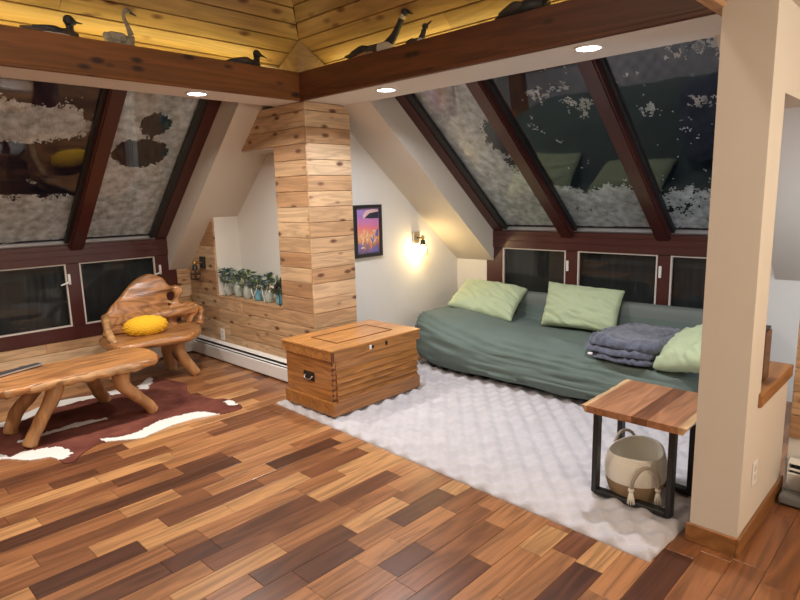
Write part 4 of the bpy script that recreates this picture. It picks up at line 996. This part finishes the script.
# ---------------------------------------------------------------- potted plants in the niche
jars = [(5.385, 'jar', 'pale glass jar of trailing plants, leftmost in the niche'), (5.205, 'jar', 'pale green jar of blue leaved plants, second from left in niche'), (5.025, 'jar', 'pale grey jar of green leaves, third from left in niche'),
        (4.845, 'jar_b', 'blue jar with a white ribbon, fourth from left in the niche'), (4.665, 'jar', 'pale jar tied with white cord, second from right in niche'), (4.495, 'jar_b', 'blue jar with tan neck, rightmost in the wall niche')]
for k, (y, mm, lab) in enumerate(jars):
    x = XW+.062+.010*(k % 2); z = NZ0; t = thing('potted_plant', (x, y, z), lab, 'plant', 'potted plants in the wall niche')
    h = .160 if mm == 'jar' else .135
    bm = bmesh.new(); lathe(bm, [(.030, 0), (.040, .008), (.044, .04), (.042, h*.7), (.034, h*.86), (.032, h), (.036, h+.006), (.028, h+.004), (.028, h*.5)], (x, y, z), 18); link('jar', bm, mm, t, True)
    if mm == 'jar_b':
        bm = bmesh.new(); lathe(bm, [(.037, h*.86), (.038, h*.9), (.038, h+.01), (.034, h+.01)], (x, y, z), 18); link('neck_band', bm, 'greyrope', t, True)
    for nm, leafm, cnt, sc in (('foliage', 'leaf', 46, 1.25), ('blue_foliage', 'leaf_b', 38, 1.25), ('pale_foliage', 'leaf_w', 20, 1.1)):
        bm = bmesh.new()
        for q in range(cnt):
            a = random.uniform(0, 2*PI); el = random.uniform(-.3, 1.1); rr_ = random.uniform(.02, .085)
            c = Vector((x+math.cos(a)*rr_*.8-.01, y+math.sin(a)*rr_*1.0, z+h+.015+random.uniform(-.05, .10)))
            d = Vector((math.cos(a)*math.cos(el), math.sin(a)*math.cos(el), math.sin(el))); L = random.uniform(.03, .06)*sc
            s_ = d.cross(Vector((random.random(), random.random(), 1))).normalized()*L*.28; nn = d.cross(s_).normalized()*.004
            vs = [bm.verts.new(p) for p in (c-d*L*.5, c+s_+nn, c+d*L*.5, c-s_+nn)]; vb = bm.verts.new(c-nn)
            for e in range(4): bm.faces.new((vs[e], vs[(e+1) % 4], vb))
        if leafm == 'leaf':
            for q in range(5):
                a = random.uniform(0, 2*PI); loft(bm, [(x, y, z+h*.5), (x+math.cos(a)*.02, y+math.sin(a)*.03, z+h+.02), (x+math.cos(a)*.05, y+math.sin(a)*.06, z+h+.06)], [.003, .0025, .002], 5)
        link(nm, bm, leafm, t, recalc=False)
    if k in (0, 3, 4):
        bm = bmesh.new(); xx = XW+.02
        sloft(bm, [(xx+.03, y+.03, z+h+.04), (xx, y+.045, z+h-.01), (xx-.002, y+.025, z+.06), (xx+.004, y+.015, z+.006)], [(.006, .003)]*4, 6); sloft(bm, [(xx+.03, y-.02, z+h+.05), (xx, y-.04, z+h-.02), (xx-.002, y+.01, z+.05)], [(.005, .003)]*3, 6)
        link('ribbon', bm, 'ribbon', t, True)
t = thing('figurine', (XW+.000, 4.435, NZ0), 'small black and white bird figurine perched at right end of niche', 'figurine')
bm = bmesh.new(); sloft(bm, [(XW+.000, 4.485, NZ0+.16), (XW+.000, 4.455, NZ0+.175), (XW+.000, 4.430, NZ0+.20), (XW+.000, 4.425, NZ0+.225)], [.004, .020, .014, .010], 10); link('body', bm, 'bird_dk', t, True)
bm = bmesh.new(); sloft(bm, [(XW+.000, 4.405, NZ0), (XW+.002, 4.410, NZ0+.09), (XW+.000, 4.445, NZ0+.165)], [.006, .004, .006], 8); link('stand', bm, 'iron', t, True)
bm = bmesh.new(); sloft(bm, [(XW-.018, 4.455, NZ0+.165), (XW-.022, 4.495, NZ0+.175), (XW-.020, 4.535, NZ0+.15)], [(.010, .008), (.016, .008), (.003, .003)], 8); link('wing', bm, 'bird_w', t, True)

# ---------------------------------------------------------------- birds on the beam ledge
HZ = HB-.004
def bird(name, ori, fwd_, body, neck, head, bill, mats, label, cat, extra=None):
    """profiles in metres: body/neck lists of (forward, up, half width, half height)"""
    ori = Vector(ori); f = Vector(fwd_).normalized()
    t = thing(name, ori, label, cat, 'decoy birds on the beams')
    P = lambda a, h, s_=0: ori+f*a+Vector((0, 0, h))+f.cross(Vector((0, 0, 1)))*s_
    def part(nm, prof, m_, k=5, n_=14):
        bm = bmesh.new(); sloft(bm, [P(a, h) for a, h, w_, hh in prof], [(w_, hh) for a, h, w_, hh in prof], n_, k, jit=.002); return link(nm, bm, m_, t, True)
    part('body', body, mats[0]); part('neck', neck, mats[1], 5, 12)
    a, h, r_ = head; part('head', [(a-r_, h-.1*r_, .004, .004), (a-.6*r_, h, .7*r_, .8*r_), (a, h, .8*r_, r_), (a+.7*r_, h-.1*r_, .6*r_, .65*r_), (a+1.1*r_, h-.2*r_, .3*r_, .3*r_)], mats[1], 4, 12)
    part('bill', bill, mats[2], 3, 8)
    for s_ in (-1, 1):
        bw = body[len(body)//2]; bm = bmesh.new()
        L0, L1 = body[1][0], body[-2][0]
        sloft(bm, [P(L0, body[1][1]+body[1][3]*.5, s_*body[1][2]*.8), P((L0+L1)/2, bw[1]+bw[3]*.35, s_*bw[2]*.92), P(L1-.2*(L1-L0), body[-2][1]+body[-2][3]*.2, s_*body[-2][2]*.9)], [(.004, .01), (.010, bw[3]*.55), (.006, .018)], 8, 5)
        link('wing', bm, mats[3], t, True)
        bm = bmesh.new(); lathe(bm, [(.001, 0), (.004, .001), (.001, .003)], P(a+.2*r_, h+.2*r_, s_*.78*r_), 8, axis=f.cross(Vector((0, 0, 1)))*s_); link('eye', bm, 'iron', t, True)
    if extra: extra(part)
    return t
Xp = (1, 0, 0); Yn = (0, -1, 0)
bird('duck_decoy', (1.26, 4.03, HZ), Xp, [(-.155, .055, .006, .006), (-.10, .045, .04, .024), (0, .038, .062, .042), (.10, .038, .058, .042), (.15, .035, .03, .032)],
     [(.10, .045, .03, .035), (.112, .08, .022, .024), (.112, .10, .020, .022)], (.112, .128, .034), [(.14, .128, .01, .008), (.165, .126, .009, .005), (.185, .126, .006, .003)], ('bird_br', 'bird_dk', 'bird_dk', 'bird_dk'),
     'brown duck decoy with round dark head on left beam, leftmost bird', 'bird', lambda part: part('flank', [(-.08, .032, .045, .012), (.0, .032, .067, .022), (.09, .034, .060, .018)], 'bird_w'))
bird('swan_figure', (1.67, 4.03, HZ), Xp, [(-.105, .095, .005, .012), (-.075, .075, .035, .040), (0, .055, .052, .052), (.05, .048, .045, .048), (.075, .045, .02, .03)],
     [(.045, .05, .030, .032), (.066, .10, .020, .022), (.050, .16, .013, .014), (.030, .21, .012, .012), (.038, .245, .013, .014)], (.052, .252, .020), [(.070, .247, .010, .010), (.09, .240, .009, .007), (.112, .232, .006, .004)], ('bird_gr', 'bird_gr', 'bird_dk', 'bird_gr'),
     'pale grey swan figure with raised curved neck on left beam', 'bird')
bird('loon_decoy', (2.55, 4.03, HZ), Xp, [(-.16, .030, .006, .006), (-.09, .045, .045, .028), (0, .045, .062, .042), (.08, .04, .058, .042), (.13, .035, .03, .032)],
     [(.10, .045, .030, .032), (.118, .085, .022, .024), (.12, .11, .022, .024)], (.126, .128, .032), [(.155, .128, .012, .010), (.185, .118, .008, .006), (.215, .110, .003, .002)], ('bird_dk', 'bird_dk', 'bird_dk', 'bird_br'),
     'black loon decoy with pointed bill on left beam near the corner', 'bird')
bird('goose_decoy', (3.08, 3.22, HZ), Yn, [(-.27, .075, .008, .008), (-.16, .055, .06, .03), (0, .05, .085, .050), (.13, .05, .075, .05), (.20, .05, .035, .04)],
     [(.17, .07, .032, .04), (.235, .12, .024, .026), (.29, .185, .020, .022), (.325, .235, .018, .020)], (.345, .252, .028), [(.37, .248, .012, .010), (.395, .236, .011, .007), (.415, .228, .008, .004)], ('bird_br', 'bird_dk', 'bird_dk', 'bird_dk'),
     'large goose decoy with long black neck and white cheek on right beam', 'bird', lambda part: (part('breast', [(.08, .05, .078, .050), (.15, .05, .070, .052), (.205, .052, .05, .045), (.225, .052, .02, .02)], 'bird_w'), part('cheek', [(.312, .222, .021, .012), (.328, .228, .024, .020), (.340, .24, .022, .010)], 'bird_w'), part('flank', [(-.15, .036, .055, .014), (0, .034, .090, .024), (.10, .036, .081, .02)], 'bird_tan')))
bird('duck_decoy', (3.08, 2.80, HZ), Yn, [(-.09, .04, .005, .006), (-.05, .035, .03, .022), (0, .035, .042, .034), (.06, .035, .04, .034), (.09, .032, .02, .022)],
     [(.06, .05, .022, .026), (.082, .085, .016, .018), (.09, .11, .015, .017)], (.10, .126, .022), [(.12, .134, .009, .008), (.14, .143, .007, .005), (.155, .15, .005, .003)], ('bird_br', 'bird_dk', 'bird_dk', 'bird_br'),
     'small duck decoy with white breast on right beam beside the goose', 'bird', lambda part: part('breast', [(.03, .034, .041, .034), (.07, .034, .038, .034), (.098, .034, .02, .02)], 'bird_w'))
bird('duck_decoy', (3.08, 1.98, HZ), Yn, [(-.19, .022, .006, .006), (-.12, .045, .05, .03), (0, .055, .07, .052), (.10, .06, .068, .055), (.17, .05, .04, .045)],
     [(.12, .07, .035, .04), (.165, .10, .028, .03), (.175, .12, .027, .03)], (.185, .128, .034), [(.215, .128, .014, .010), (.24, .122, .012, .007), (.262, .118, .009, .004)], ('bird_dk', 'bird_br', 'bird_dk', 'bird_br'),
     'dark duck decoy on the right beam, rightmost and half cut off by photo top', 'bird')

# ---------------------------------------------------------------- corridor things at the right edge
t = thing('lacquered_box', (3.125, .70, .70), 'tall dark brown box standing on ledge of the half wall', 'box')
bm = bmesh.new(); box(bm, (3.06, .64, .701), (3.19, .77, .945), .012, 2); link('body', bm, 'boxbrown', t)
bm = bmesh.new(); box(bm, (3.065, .645, .945), (3.185, .765, .957), .004); link('lid', bm, 'iron', t)
bm = bmesh.new(); lathe(bm, [(.012, 0), (.012, .008), (.005, .016)], (3.125, .705, .957), 12); link('knob', bm, 'iron', t, True)
v_ = thing('floor_vacuum', (3.39, .45, 0), 'grey floor vacuum head and round tank at the right photo edge', 'vacuum')
bm = bmesh.new(); box(bm, (3.335, .22, .012), (3.44, .585, .058), .012, 2); link('head', bm, 'vac', v_)
bm = bmesh.new(); box(bm, (3.37, .30, .055), (3.44, .50, .085), .01, 2); link('head_cover', bm, 'vac', v_)
bm = bmesh.new(); lathe(bm, [(.03, 0), (.062, .006), (.07, .02), (.07, .10), (.055, .115), (.02, .118)], (3.42, .50, .118), 24, axis=(0, -1, 0)); link('tank', bm, 'vac_d', v_, True)
bm = bmesh.new(); sloft(bm, [(3.40, .56, .05), (3.43, .575, .10), (3.45, .58, .16), (3.455, .585, .22)], [.005]*4, 8); link('cord', bm, 'vac', v_, True)
for yy in (.27, .54):
    bm = bmesh.new(); lathe(bm, [(.01, -.01), (.022, -.008), (.022, .008), (.01, .01)], (3.42, yy, .022), 14, axis=(0, 1, 0)); link('wheel', bm, 'vac_d', v_, True)
